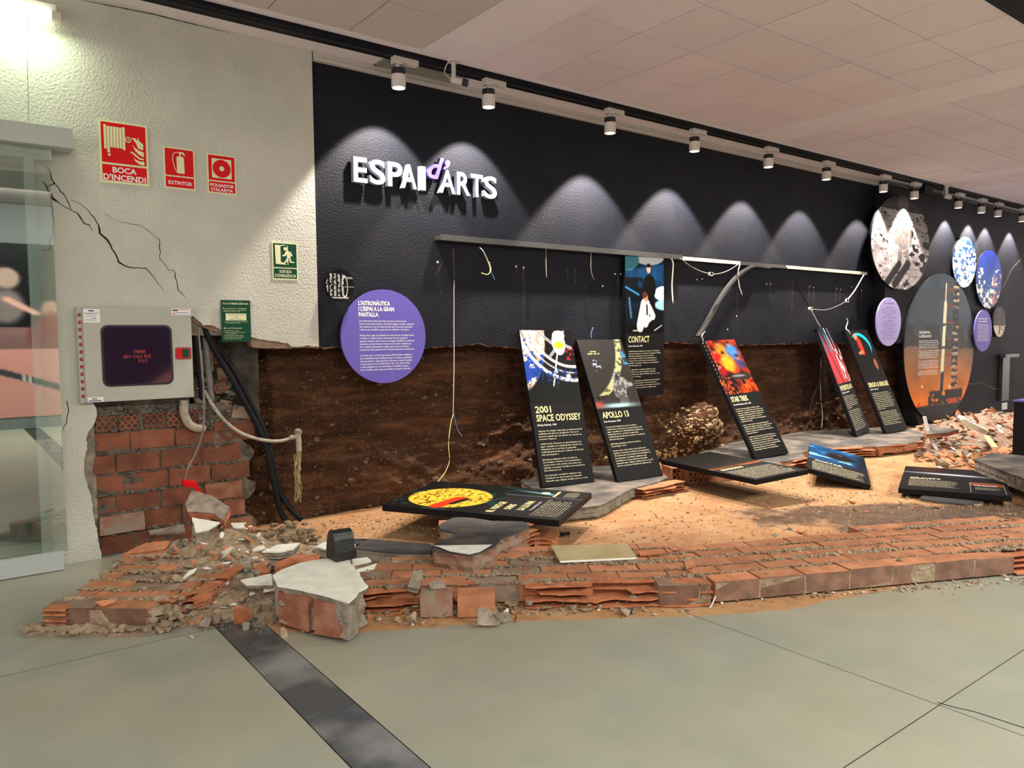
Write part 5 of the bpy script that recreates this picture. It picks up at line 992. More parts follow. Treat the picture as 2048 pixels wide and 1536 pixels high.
def ex_i(root, fr, w_, h_):
    def a1(u, v):
        n = fbm(u*3, v*14); c = [k*(.4+1.1*n) for k in base_c(u, (.06, .30, .50))]; c = blend(c, (n > .62), (.45, .68, .80)); c = blend(c, soft(u-.75+v*.0, .5)*0+soft(ell(u, v, .55, .5, .26, .22), .1), (.06, .07, .09)); c = blend(c, soft(.78-u+v*.1, .2)*.85, (.04, .05, .07)); return blend(c, soft(ell(u, v, .55, .62, .05, .03), .02), (.45, .25, .15))
    picture('picture', fr, 0, h_*.42, w_, h_, 50, 60, a1, root); textlines('title', [('AVATAR', w_*.1, h_*.355, .06, w_*.48)], fr, MT['cream'], root, .0015, .03, res=2); textlines('body_text', body(w_*.07, h_*.31, w_*.86, .022, 17, 46, 160), fr, MT['cream'], root, .0015, .010)
film_panel('small flat film panel titled AVATAR with a blue picture, propped on the dusty floor', (7.851, -1.019, .257), (8.145, -1.5, .119), (7.028, -2.161, .055), (6.734, -1.68, .178), None, None, None, 0, wide=True, extra=ex_i)
def ex_j(root, fr, w_, h_):
    def a1(u, v):
        c = [k*(.6+.8*fbm(u*6, v*9)) for k in base_c(u, (.09, .085, .10))]; c = blend(c, soft(ell(u, v, .25, .78, .17, .13), .03), (.22, .11, .07)); g_ = np.exp(-((v-.40+.15*(u-.5))/.07)**2)*np.exp(-((u-.5)/.45)**2); return blend(c, g_, (.75, .78, .85))
    picture('picture', fr, 0, h_*.5, w_, h_, 70, 50, a1, root)
    def a2(u, v): return [k*(.6+.7*fbm(u*5, v*12)) for k in base_c(u, (.55, .26, .17))]
    picture('inset_picture', fr, w_*.66, h_*.30, w_*.96, h_*.42, 24, 14, a2, root, .0016); rects('inset_line', [(w_*.655, h_*.04, w_*.66, h_*.43), (w_*.96, h_*.04, w_*.965, h_*.43), (w_*.655, h_*.425, w_*.965, h_*.43)], fr, MT['greytxt'], root, .0015)
    textlines('title', [('GRAVITY', w_*.08, h_*.44, .075, w_*.31)], fr, MT['cream'], root, .002, .03, res=2); textlines('body_text', body(w_*.08, h_*.40, w_*.47, .022, 17, 46, 60)+body(w_*.70, h_*.25, w_*.24, .012, 12, 34, 60), fr, MT['cream'], root, .002, .010); textlines('inset_title', [('THE MARTIAN', w_*.69, h_*.30, .045, w_*.21)], fr, MT['white'], root, .0025, .03, res=2)
film_panel('flat wide film panel titled GRAVITY on the floor at the right', (8.176, -1.939, .075), (8.514, -2.735, .085), (7.244, -3.274, .095), (6.906, -2.478, .085), None, None, None, 0, wide=True, extra=ex_j)
# ================================================================ ROUND PANELS
def disc(lab, px, y, face, art=None, th=.03, n=64, gap=.0):
    """px: left x, right x, top y, bottom y."""
    xl = at(px[0], (px[2]+px[3])/2, y=y)[0]; xr = at(px[1], (px[2]+px[3])/2, y=y)[0]; xc = (xl+xr)/2; pc = None
    lo, hi = px[0], px[1]
    for _ in range(30):
        m_ = (lo+hi)/2
        if at(m_, (px[2]+px[3])/2, y=y)[0] < xc: lo = m_
        else: hi = m_
    zt = at(lo, px[2], y=y)[2]; zb = at(lo, px[3], y=y)[2]; rx, rz = (xr-xl)/2, (zt-zb)/2; rr_ = (rx+rz)/2; root = thing('round_panel', lab, 'panel', (xc, y, (zt+zb)/2-rz)); fr = wallframe(xc, (zt+zb)/2, y)
    poly('board', circ(0, 0, rx, n, rz), fr, MT[face], root, 0, th)
    if art: picture('picture', fr, -rx, -rz, rx, rz, 110, 110, art, root, .0015, disc=True)
    return root, fr, rx, rz
rt, fr, rx, rz = disc('large violet round text panel headed L\'ASTRONÀUTICA beside the white wall', (682, 851, 579, 766), -.05, 'violet', th=.02)
TX = ["Des dels primers temps del cinema, els temes relacionats amb", "l'astronomia, l'astronàutica i l'astrofísica lligats a viatges espacials i", "descobertes de nous mons han fascinat tant als directors, guionistes", "i autors com el públic en general, les audiències i els lectors.", "", "Al llarg d'un segle de pel·lícules de ciència ficció, la relació entre", "el cinema i la ciència ha anat evolucionant des de seqüències", "gairebé oníriques i amb molt poc contingut científic fins a pel·lícules", "inspirades en descobriments i avenços de la ciència i aquelles que", "han contribuït indirectament a alguna classe de recerca. Moltes", "ments joves s'han enamorat de la ciència a través de la ciència ficció.", "", "Les obres, però, no han estat sempre fidels als fets científics, ja", "que la naturalesa imposa limitacions que, en ocasions, espatllarien", "una bona història. Cada vegada més s'han anat construint les pífies", "o imprecisions de la ciència-ficció i, fins i tot, s'han arribat", "a crear assignatures a les universitats on s'analitzen aquests", "errors científics com a base per treballar conceptes a les aules."]
textlines('heading', [("L'ASTRONÀUTICA", -.60*rx, .66*rz, .085*rz, .74*rx), ("I L'ESPAI A LA GRAN", -.60*rx, .54*rz, .085*rz, .83*rx), ("PANTALLA", -.60*rx, .42*rz, .085*rz, .46*rx)], fr, MT['white'], rt, .001, .045, res=2)
textlines('body_text', [(s_.replace('·', ''), -.585*rx, (.31-i*.0605)*rz, .036*rz, min(1.30, len(s_)*.0185)*rx) for i, s_ in enumerate(TX) if s_], fr, MT['white'], rt, .001, .02)
def art_engrave(u, v):
    n = fbm(u*16, v*20); c = base_c(u, (.03, .03, .03)); fig = (u < .62)*((np.abs((u*7+.3) % 1-.5) < .27)*(v > .15)*(v < .85)); c = blend(c, fig*(n > .42)*1., (.72, .72, .72)); c = blend(c, soft(np.abs(ell(u, v, .66, .45, .10, .32))-.012, .01), (.85, .85, .85)); c = blend(c, (u > .66)*(v < .76)*(v > .14)*((v > .70)+(np.abs(v-.45) < .012)), (.55, .55, .55)); return blend(c, (np.abs(v-.1) < .02)*(u < .8), (.75, .75, .75))
disc('small black and white round picture of workers at a drum, at the white wall\'s edge', (652, 708, 538, 602), -.09, 'panel', art_engrave, th=.035)
def art_lunar(u, v):
    n = fbm(u*12, v*26); n2 = fbm(u*30, v*50); n3 = fbm(u*5+9, v*10); c = base_c(u, (.62, .59, .60)); c = [k*(.55+.75*n) for k in c]; c = blend(c, (n3 > .66)+(n2 > .70), (.06, .05, .06)); c = blend(c, (v > .84), (.10, .095, .09))
    b_ = np.clip(soft(seg(u, v, .52, .93, .52, .80, .085), .01)+soft(seg(u, v, .53, .76, .53, .52, .10), .02)+soft(seg(u, v, .49, .5, .47, .28, .035), .02)+soft(seg(u, v, .58, .5, .62, .28, .035), .02)+soft(seg(u, v, .43, .72, .42, .50, .03), .02)+soft(seg(u, v, .63, .72, .66, .50, .03), .02), 0, 1); c = blend(c, b_*.85, (.33, .31, .30)); e_ = soft(np.abs(seg(u, v, .53, .76, .53, .52, .10))-.006, .01); c = blend(c, e_*.6, (.6, .58, .55))
    sh = np.clip(soft(seg(u, v, .47, .27, .26, .06, .04), .02)+soft(seg(u, v, .62, .28, .40, .06, .045), .02), 0, 1); return blend(c, sh, (.03, .03, .03))
disc('tallest grey round picture of an astronaut on the moon surface', (1742, 1858, 391, 580), YR-.04, 'panel', art_lunar)
rt, fr, rx, rz = disc('pale lilac round text panel with dark lines, below the moon surface picture', (1753, 1802, 595, 692), YR-.04, 'lilac', th=.02)
textlines('body_text', [('ELS CONCEPTES', -.38*rx, .74*rz, .05*rz, .76*rx)]+[(a, -.35*rx, z*rz, .035*rz, .7*rx) for a, z in (('INGRAVIDESA', .58), ('GRAVETAT', .28), ('EL BUIT', .02), ('ELS COHETS', -.28), ('ELS VESTITS ESPACIALS', -.58))]+[(LOREM[i*40:i*40+36].strip(), -.6*rx, z*rz, .022*rz, 1.2*rx) for i, z in enumerate((.50, .44, .38, .20, .14, -.06, -.12, -.18, -.36, -.42, -.48, -.66, -.72))], fr, MT['navy'], rt, .001, .02)
def art_rocket(u, v):
    n = fbm(u*5, v*8); n2 = fbm(u*20, v*26); t_ = np.clip((v-.15)/.50, 0, 1); c = [(.95*(1-t_)+.17*t_), (.50*(1-t_)+.23*t_), (.10*(1-t_)+.27*t_)]; c = [k*(.75+.5*n) for k in c]; c = blend(c, (np.abs(v-.57-.1*(n-.5)) < .08)*(n > .45)*.8, (.10, .11, .13)); c = blend(c, soft(v-.12, .01), (.07, .10, .12))
    tow = (np.abs(u-.705) < .045)*(v > .15)*(v < .95); c = blend(c, tow*((v*22 % 1) < .75)*1., (.06, .05, .05)); c = blend(c, tow*((v*22 % 1) < .35)*(n2 > .5), (.70, .62, .55)); c = blend(c, (np.abs(u-.63) < .05)*((v*9 % 1) < .13)*(v > .35)*(v < .93), (.45, .20, .15))
    c = blend(c, soft(seg(u, v, .52, .22, .55, .80, .022), .006), (.88, .88, .74)); c = blend(c, soft(seg(u, v, .55, .80, .555, .93, .008), .006), (.85, .8, .6)); c = blend(c, soft(seg(u, v, .522, .22, .53, .32, .023), .006), (.08, .08, .08)); c = blend(c, (np.abs(v-.505) < .006)*(np.abs(u-.54) < .03), (.1, .1, .1)); c = blend(c, (np.abs(v-.66) < .006)*(np.abs(u-.545) < .03), (.1, .1, .1))
    c = blend(c, (u > .34)*(u < .84)*(v > .12)*(v < .215)*(n2 > .30), (.06, .08, .10)); c = blend(c, (v < .15)*(v > .12)*(n2 > .6), (.80, .30, .12)); c = blend(c, (np.hypot((u-.25), (v-.25)*1.5) < .014), (1, .85, .6)); return blend(c, (np.hypot((u-.64), (v-.235)) < .012), (1, .85, .6))
rt, fr, rx, rz = disc('largest round panel, a rocket on its launch tower at sunset', (1808, 1947, 547, 843), YR-.035, 'panel', art_rocket)
textlines('body_text', [("L'ASTRONÀUTICA", -.62*rx, .20*rz, .03*rz, .30*rx), ('I LA CIÈNCIA-FICCIÓ', -.62*rx, .15*rz, .03*rz, .34*rx)]+[(LOREM[i*43:i*43+40].strip(), -.62*rx, (.10-i*.0225-(.02 if i > 4 else 0)-(.02 if i > 9 else 0)-(.02 if i > 14 else 0))*rz, .012*rz, (.52+.02*(i % 3))*rx) for i in range(24)], fr, MT['white'], rt, .003, .03)
def art_iss(u, v):
    n = fbm(u*7, v*10); n2 = fbm(u*16, v*22); c = blend(base_c(u, (.20, .38, .62)), (n > .5), (.72, .82, .88)); c = blend(c, (u > .55)*(v > .45)*(n2 < .5), (.10, .25, .55)); c = blend(c, (n2 > .58), (.90, .88, .84)); return blend(c, (n2 < .30), (.06, .10, .15))
disc('blue and white round picture of a space station, upper one of the two blue ones', (1905, 1952, 473, 575), YR-.04, 'panel', art_iss)
def art_earth(u, v):
    n = fbm(u*9, v*14); c = blend(base_c(u, (.10, .18, .50)), soft(v-.6, .5), (.04, .26, .48)); c = blend(c, (n > .56)*(v < .68)*((u > .6)+(v < .4)+(u < .35)), (.78, .78, .76)); return blend(c, (fbm(u*20, v*20) > .62)*(u > .65)*(v < .6), (.62, .38, .36))
disc('deep blue round picture of the earth from orbit, right of the space station picture', (1952, 2003, 500, 617), YR-.04, 'panel', art_earth)
rt, fr, rx, rz = disc('darker violet round text panel right of the rocket panel', (1949, 1984, 620, 703), YR-.075, 'violet', th=.02)
textlines('body_text', [('EXPLORACIÓ', -.6*rx, .55*rz, .06*rz, 1.05*rx), ("DE L'ESPAI", -.6*rx, .42*rz, .06*rz, 1.0*rx)]+[(LOREM[i*30:i*30+27].strip(), -.65*rx, (.30-i*.066)*rz, .030*rz, (1.2+.05*(i % 3))*rx) for i in range(13)], fr, MT['white'], rt, .001, .03)
def art_small(u, v): n = fbm(u*12, v*16); c = blend(base_c(u, (.09, .05, .04)), (v < .38)*(n > .35), (.80, .72, .66)); return blend(c, (np.abs(u-.5) < .05)*(v > .1)*(n > .3), (.30, .18, .14))
disc('smallest round picture on the right wall, dark above and white below', (1987, 2011, 614, 674), YR-.05, 'panel', art_small)
# ================================================================ HOSE CABINET
yb = -.085
C4 = [at(156, 616, y=yb), at(385, 616, y=yb), at(388, 797, y=yb), at(162, 807, y=yb)]
cx_ = np.array(C4).mean(0); cb = thing('hose_cabinet', 'grey metal fire hose cabinet with dark window hanging on the broken white wall', 'cabinet', (cx_[0], yb, C4[3][2]))
exx = (C4[1]-C4[0]+C4[2]-C4[3])/2; eyy = (C4[0]-C4[3]+C4[1]-C4[2])/2; cw, ch = np.linalg.norm(exx), np.linalg.norm(eyy); fr = Frame(C4[3], exx, eyy)
MB().box((0, 0, -.17), (cw, ch, -.012), fr).build('body', MT['boxm'], cb)
def uvc(px, py):
    q = atp(px, py, fr.o, fr.n)-fr.o; return (q@fr.ex, q@fr.ey)
def rrect(x0, y0, x1, y1, r_, n=5):
    out = []
    for (cx, cy2, a0) in ((x1-r_, y1-r_, 0), (x0+r_, y1-r_, 90), (x0+r_, y0+r_, 180), (x1-r_, y0+r_, 270)):
        for k in range(n+1): a = math.radians(a0+90*k/n); out.append((cx+r_*math.cos(a), cy2+r_*math.sin(a)))
    return out
wx0, wy1 = uvc(200, 650); wx1, wy0 = uvc(347, 768); hx = uvc(168, 700)[0]
dp = cb; dd = MB().box((hx, .004, -.012), (cw-.003, ch-.004, .006), fr).build('door', MT['boxm'], cb)
poly('window_gasket', rrect(wx0, wy0, wx1, wy1, .045), fr, MT['gasket'], dd, .010, .006, grand=cb); poly('window_pane', rrect(wx0+.014, wy0+.014, wx1-.014, wy1-.014, .035), fr, MT['acrylic'], dd, .0115, .003, grand=cb)
textlines('printed_notice', [('OBRIR', (wx0+wx1)/2-.03, (wy0+wy1)/2+.015, .022, .08), ('EN CAS DE', (wx0+wx1)/2-.09, (wy0+wy1)/2-.018, .022, .17), ('FOC', (wx0+wx1)/2+.0, (wy0+wy1)/2-.05, .022, .06)], fr, MT['redtext'], dd, .0125, .02, grand=cb)
lx0, ly1 = uvc(350, 695); lx1, ly0 = uvc(382, 718)
poly('lock_plate', rrect(lx0, ly0, lx1, ly1, .010), fr, MT['redd'], dd, .014, .01, grand=cb); rects('lock_recess', [(lx0+.008, ly0+.010, lx1-.010, ly1-.010)], fr, MT['red'], dd, .0145, grand=cb); rects('lock_button', [(lx0+(lx1-lx0)*.42, ly0+.012, lx1-.016, ly1-.012)], fr, MT['green'], dd, .0155, grand=cb)
for k in range(12):
    yy = .035+k*(ch-.075)/11.5; poly('hinge_slot', R4(hx-.026, yy, hx-.008, yy+.022), fr, MT['redd'], cb, -.0105, .0)
def sticker(lab, p0, p1, cols):
    a = uvc(*p0); b = uvc(*p1); x0, x1 = a[0], b[0]; y0, y1 = b[1], a[1]
    o = poly('sticker', R4(x0, y0, x1, y1), fr, MT['white'], dd, .0075, .0012, grand=cb); o['label'] = lab
    return x0, y0, x1-x0, y1-y0
x, y, a, b = sticker('white inspection sticker with blue lines', (166, 618), (200, 645), 0); rects('printed_lines', [(x+a*.3, y+b*.82, x+a*.65, y+b*.92), (x+a*.05, y+b*.66, x+a*.92, y+b*.70), (x+a*.5, y+b*.30, x+a*.75, y+b*.34)]+[(x+a*.08, y+b*k, x+a*.8, y+b*(k+.02)) for k in (.15, .22, .45, .55)], fr, MT['navy'], dd, .0085, grand=cb)
x, y, a, b = sticker('narrow white sticker at the top right', (342, 617), (381, 630), 0); rects('printed_lines', [(x+a*.05, y+b*.6, x+a*.35, y+b*.85), (x+a*.2, y+b*.3, x+a*.9, y+b*.38)], fr, MT['navy'], dd, .0085, grand=cb); rects('printed_lines', [(x+a*.4, y+b*.8, x+a*.9, y+b*.88), (x+a*.05, y+b*.15, x+a*.2, y+b*.28)], fr, MT['red'], dd, .0087, grand=cb)
x, y, a, b = sticker('narrow white sticker at the bottom left', (175, 795), (207, 803), 0); rects('printed_lines', [(x+a*.05, y+b*.15, x+a*.85, y+b*.35), (x+a*.25, y+b*.55, x+a*.6, y+b*.75)], fr, MT['navy'], dd, .0085, grand=cb)
# ================================================================ PIPES, HOSES, WIRES
def pts(L_): return [at(a, b, y=c_) if abs(c_) < 50 else None for a, b, c_ in L_]
def hose(name, lab, cat, L_, r_, m_, n=8, k=6, group=None, smooth=True):
    return tag(MB().tube(spline(pts(L_), k), r_, n).build(name, MT[m_], smooth=smooth), lab, cat, group)
hose('steel_pipe', 'grey vertical steel pipe behind the black hoses, right of the cabinet', 'pipe', [(411, 640, .06), (413, 700, .06), (418, 760, .06), (423, 803, .06)], .028, 'pipe', 14)
hose('black_hose', 'thick black hose falling from the recess down to the heap, left one', 'hose', [(402, 648, .05), (415, 672, .03), (440, 718, .0), (468, 765, -.02), (495, 815, -.03), (520, 862, -.03), (535, 905, -.03), (547, 960, -.04), (560, 1020, -.05), (571, 1040, -.06)], .023, 'cable', 10)
hose('black_hose', 'thick black hose falling beside the left one and ending in an open cut', 'hose', [(410, 650, .06), (432, 690, .05), (468, 742, .02), (498, 800, .01), (528, 862, .01), (541, 905, .0), (553, 965, -.02), (575, 1010, -.06), (603, 1040, -.10)], .024, 'cable', 10)
hose('black_cable', 'black cable bundle dropping straight down behind the cabinet edge', 'cable', [(390, 650, .05), (392, 690, .04), (398, 740, .03), (404, 800, .02)], .018, 'cable', 8)
cc = thing('drooping_conduit', 'dirty beige conduit drooping from the wall to a tee fitting', 'conduit', tuple(at(520, 880, y=-.02)))
MB().tube(spline(pts([(408, 780, .03), (425, 810, .0), (448, 840, -.02), (480, 865, -.04), (520, 879, -.06), (560, 882, -.07), (590, 873, -.08)]), 6), .013, 8).build('tube', MT['beige'], cc, smooth=True)
MB().tube(pts([(596, 858, -.08), (598, 902, -.08)]), .022, 12).tube(pts([(580, 876, -.08), (598, 871, -.08)]), .019, 12).tube(pts([(597, 896, -.08), (597, 912, -.08)]), .013, 10).build('tee_fitting', MT['beige'], cc)
MB().tube(pts([(596, 861, -.08), (596, 866, -.08)]), .033, 14).build('collar_ring', MT['pipe'], cc)
b_ = MB(); r = random.Random(3)
for _ in range(26):
    x = 596+r.uniform(-3, 3); L_ = [(x+r.uniform(-5, 5), 906+k*16+r.uniform(-3, 3), -.08+r.uniform(-.02, .02)) for k in range(r.randint(3, 7))]; b_.tube(spline(pts(L_), 3), .0045, 4)
b_.tube(spline(pts([(596, 960, -.08), (590, 975, -.08), (595, 990, -.08), (592, 1002, -.08)]), 4), .004, 4)
tag(b_.build('hemp_tow', MT['hemp']), 'frayed tow of hemp fibres hanging under the tee fitting', 'hemp', kind='stuff')
hose('foam_elbow', 'whitish insulated pipe elbow under the cabinet', 'pipe', [(368, 800, .0), (368, 825, -.0), (376, 845, -.0), (392, 856, .0), (408, 857, .02)], .030, 'beige', 12)
hose('alarm_cable', 'thin grey cable hanging from behind the cabinet down to the red alarm button', 'cable', [(396, 655, -.02), (404, 740, -.10), (408, 800, -.12), (406, 860, -.12), (392, 905, -.14), (376, 935, -.2), (370, 958, -.25), (371, 968, -.26)], .0075, 'pipe', 6)
ab = thing('alarm_button', 'red alarm push button case lying tilted on top of the rubble heap', 'alarm button', tuple(at(390, 982, y=-.27)))
A = at(368, 969, y=-.30); B = at(398, 975, y=-.30); ex = B-A; fr = Frame(A, ex, (-.1, .8, .15)); MB().box((0, -.0, -.012), (.088, .075, .022), fr).build('case', MT['red'], ab)
A2 = at(390, 979, y=-.32); MB().box((.088, .0, -.02), (.16, .075, .012), lambda V: fr(np.stack([V[:, 0], V[:, 1], V[:, 2]-(V[:, 0]-.088)*.75], 1))).build('lid', MT['red'], ab)
# thin wires on the soil
wy = .0
hose('thin_wire', 'long white and blue wire hanging in front of the soil with a yellow tail', 'wire', [(908, 560, -.01), (908, 650, -.01), (908, 730, -.03), (907, 790, -.05), (906, 830, -.06)], .004, 'wirew', 5)
hose('thin_wire', 'yellow wire tail curving down to the flat moon panel', 'wire', [(906, 830, -.06), (901, 850, -.08), (897, 890, -.12), (899, 920, -.14), (890, 945, -.16), (874, 966, -.2)], .004, 'wirey', 5)
hose('thin_wire', 'short blue wire end beside the yellow tail', 'wire', [(907, 826, -.06), (911, 845, -.06), (917, 862, -.05), (924, 873, -.05)], .004, 'wireb', 5)
hose('thin_wire', 'short grey wire under the left end of the rail', 'wire', [(959, 495, -.09), (966, 502, -.10), (974, 518, -.10), (980, 535, -.10), (980, 545, -.10)], .005, 'wirew', 5)
hose('thin_wire', 'yellow curled wire tip under the left end of the rail', 'wire', [(978, 524, -.10), (982, 540, -.10), (975, 549, -.10), (963, 546, -.10)], .005, 'wirey', 5)
hose('thin_wire', 'blue wire tip under the left end of the rail', 'wire', [(980, 540, -.10), (985, 550, -.10), (990, 560, -.10)], .004, 'wireb', 5)
hose('thin_wire', 'thin brown wire under the rail, left of the one above the moon panel', 'wire', [(1092, 495, -.08), (1092, 530, -.08), (1093, 555, -.08)], .004, 'beige', 5)
hose('thin_wire', 'thin beige wire with a bent end, under the rail above the APOLLO panel', 'wire', [(1182, 503, -.09), (1182, 540, -.09), (1188, 560, -.09)], .004, 'beige', 5)
hose('thick_wire', 'white cable end hanging just right of the upright CONTACT panel', 'wire', [(1343, 518, -.10), (1346, 530, -.10), (1344, 570, -.10), (1346, 607, -.10)], .008, 'wirew', 6)
hose('thick_wire', 'white cable end crossing behind the bent metal strip', 'wire', [(1480, 528, -.1), (1476, 545, -.1), (1478, 570, -.1), (1484, 590, -.1)], .008, 'wirew', 6)
hose('thin_wire', 'sagging grey wire with a connector between rail middle and bent strip', 'wire', [(1360, 516, -.14), (1385, 535, -.16), (1420, 548, -.17), (1450, 544, -.16), (1478, 528, -.14)], .006, 'pipe', 5)
hose('thin_wire', 'long dark wire running from the rail down to the connector above the streaked panel', 'wire', [(1572, 534, -.14), (1600, 582, -.15), (1621, 618, -.16)], .006, 'cable', 5)
hose('thick_wire', 'white wire from the connector into the top of the streaked panel', 'wire', [(1621, 619, -.16), (1630, 635, -.15), (1641, 655, -.13)], .008, 'wirew', 6)
hose('thin_wire', 'sagging wire joining the two white connectors under the rail end', 'wire', [(1621, 618, -.16), (1650, 620, -.16), (1675, 612, -.16), (1693, 602, -.16)], .006, 'pipe', 5)
hose('thick_wire', 'white wire rising from the connector to the right end of the rail', 'wire', [(1693, 602, -.16), (1710, 580, -.15), (1728, 549, -.13)], .009, 'wirew', 6)
for (px, py, lab) in ((1422, 548, 'white wire connector on the sagging grey wire'), (1621, 618, 'white wire connector above the streaked panel'), (1694, 601, 'white wire connector near the right rail end')):
    q = at(px, py, y=-.165); b_ = MB(); r = random.Random(px); 
    for _ in range(4): b_.box(q+np.array([r.uniform(-.04, .01), -.01, r.uniform(-.03, .01)]), q+np.array([r.uniform(.012, .04), .015, r.uniform(.012, .03)]))
    tag(b_.build('wire_connector', MT['white']), lab, 'connector')
hose('thin_wire', 'blue wire sprouting above the top edge of the APOLLO panel', 'wire', [(1183, 677, -.08), (1182, 668, -.07), (1186, 655, -.07)], .005, 'wireb', 5)
hose('thin_wire', 'white wire bent up from the fiery panel towards the bent strip', 'wire', [(1407, 683, -.12), (1404, 672, -.12), (1410, 662, -.10)], .007, 'wirew', 5)
hose('thick_wire', 'white wire curling over the corner of the rightmost leaning panel', 'wire', [(1700, 668, -.2), (1697, 662, -.2), (1692, 657, -.15), (1695, 645, -.13), (1694, 637, -.12)], .008, 'wirew', 5)
hose('thin_wire', 'grey wire loop hanging in front of the soil left of the streaked panel', 'wire', [(1643, 690, -.05), (1641, 750, -.08), (1625, 800, -.14), (1619, 830, -.18), (1630, 852, -.25), (1645, 857, -.3)], .006, 'cable', 5)
hose('thin_wire', 'second grey wire beside the loop left of the streaked panel', 'wire', [(1644, 690, -.05), (1641, 760, -.08), (1642, 800, -.14), (1645, 830, -.2), (1643, 856, -.3)], .006, 'pipe', 5)
hose('thin_wire', 'bundle of thin grey wires at the end of the torn slab edge on the floor', 'wire', [(1431, 1192, -3.20), (1420, 1215, -3.20), (1395, 1230, -3.2), (1380, 1233, -3.22)], .005, 'wirew', 5)
# ---- rail
def at_z(px, py, z): return at(px, py, z=z)
zr = at(878, 470, y=-.077)[2]
ra = thing('wall_rail', 'long black metal rail fixed along the dark wall with bare light strips on its right', 'rail', (7, -.06, zr))
xa = at(878, 468, y=-.077)[0]; xb = at(1362, 515, y=-.077)[0]; xm = at(1572, 532, y=-.077)[0]; xc2 = at(1735, 548, y=-.077)[0]
MB().box((xa, -.10, zr-.04), (xb, -.002, zr+.0)).build('metal_section', MT['railm'], ra)
MB().box((xa, -.104, zr-.045), (xb, -.10, zr+.006)).build('front_lip', MT['railm'], ra)
MB().box((xb, -.060, zr-.045), (xc2, -.002, zr-.01)).build('metal_section', MT['panel'], ra)
MB().box((xb-.02, -.072, zr-.045), (xm-.95, -.060, zr-.005)).build('bare_strip', MT['ledw'], ra)
MB().box((xm, -.072, zr-.045), (xc2, -.060, zr-.005)).build('bare_strip', MT['ledw'], ra)
MB().box((xm-.95, -.080, zr-.048), (xm, -.060, zr-.006)).build('cover_end', MT['railm'], ra)
# bent cover strip
L_ = [(1540, 534), (1515, 531), (1500, 534), (1480, 548), (1460, 570), (1440, 600), (1418, 640), (1398, 672)]
P_ = spline([at(a, b, y=-.10) for i, (a, b) in enumerate(L_)], 5); b_ = MB(); n = len(P_); V = []
for i, p in enumerate(P_):
    t_ = P_[min(i+1, n-1)]-P_[max(i-1, 0)]; t_ /= np.linalg.norm(t_); nn = np.cross(t_, np.array([0, 1., 0])); nn /= np.linalg.norm(nn)
    if nn[2] < 0: nn = -nn
    for o_ in ((nn*.0+np.array([0, -.012, 0])), nn*.026+np.array([0, -.012, 0]), nn*.026+np.array([0, .05, 0]), np.array([0, .05, 0])): V.append(p-nn*.02+o_)
F = []
for i in range(n-1): F += [[i*4+j, i*4+(j+1) % 4, (i+1)*4+(j+1) % 4, (i+1)*4+j] for j in range(4)]
F += [[0, 1, 2, 3], [(n-1)*4+k for k in (3, 2, 1, 0)]]
tag(mk('bent_strip', V, F, MT['railm']), 'bent metal cover strip curving down from the rail to the fiery panel', 'metal strip')
# metal strip standing on the far pile
P_ = spline([at(1850, 833, y=-1.25), at(1857, 860, y=-1.3), at(1868, 888, y=-1.4), at(1884, 911, y=-1.5)], 5); V = []
for p in P_: V += [p+np.array([-.035, 0, 0]), p+np.array([.035, 0, 0]), p+np.array([.035, .015, 0]), p+np.array([-.035, .015, 0])]
n = len(P_); F = []
for i in range(n-1): F += [[i*4+j, i*4+(j+1) % 4, (i+1)*4+(j+1) % 4, (i+1)*4+j] for j in range(4)]
F += [[0, 1, 2, 3], [(n-1)*4+k for k in (3, 2, 1, 0)]]
tag(mk('curved_strip', V, F, MT['lampw']), 'curved pale metal strip leaning out of the far rubble pile', 'metal strip')
# right wall fittings
q = at(2005, 757, y=YR-.04); t_ = thing('cable_duct', 'black square duct on the right wall above the socket', 'duct', (q[0], YR-.04, at(2005, 800, y=YR)[2]))
a = at(1999, 715, y=YR); c_ = at(2010, 800, y=YR); MB().box((a[0], YR-.06, c_[2]), (c_[0], YR-.004, a[2])).build('duct', MT['blackplastic'], t_); MB().box((a[0]-.05, YR-.12, a[2]), (c_[0]+.25, YR-.004, a[2]+.06)).build('elbow', MT['blackplastic'], t_)
a = at(2003, 806, y=YR); c_ = at(2012, 818, y=YR); t_ = thing('wall_socket', 'small white wall socket low on the right wall', 'socket', (a[0], YR, c_[2])); MB().box((a[0], YR-.02, c_[2]), (c_[0], YR-.001, a[2])).build('plate', MT['white'], t_); MB().box((a[0]+.05, YR-.025, c_[2]+.05), (c_[0]-.05, YR-.02, a[2]-.05)).build('insert', MT['lampw'], t_)
# pedestal
q = at(2028, 911, z=0); t_ = thing('display_plinth', 'black display plinth with a violet top at the right edge', 'plinth', (q[0]+.5, q[1]-.4, 0)); zt = .655
MB().box((q[0], q[1]-1.0, 0), (q[0]+1.2, q[1]+.02, zt)).build('body', MT['panel'], t_); MB().box((q[0]-.01, q[1]-1.01, zt), (q[0]+1.21, q[1]+.03, zt+.02)).build('top', MT['lettv'], t_)
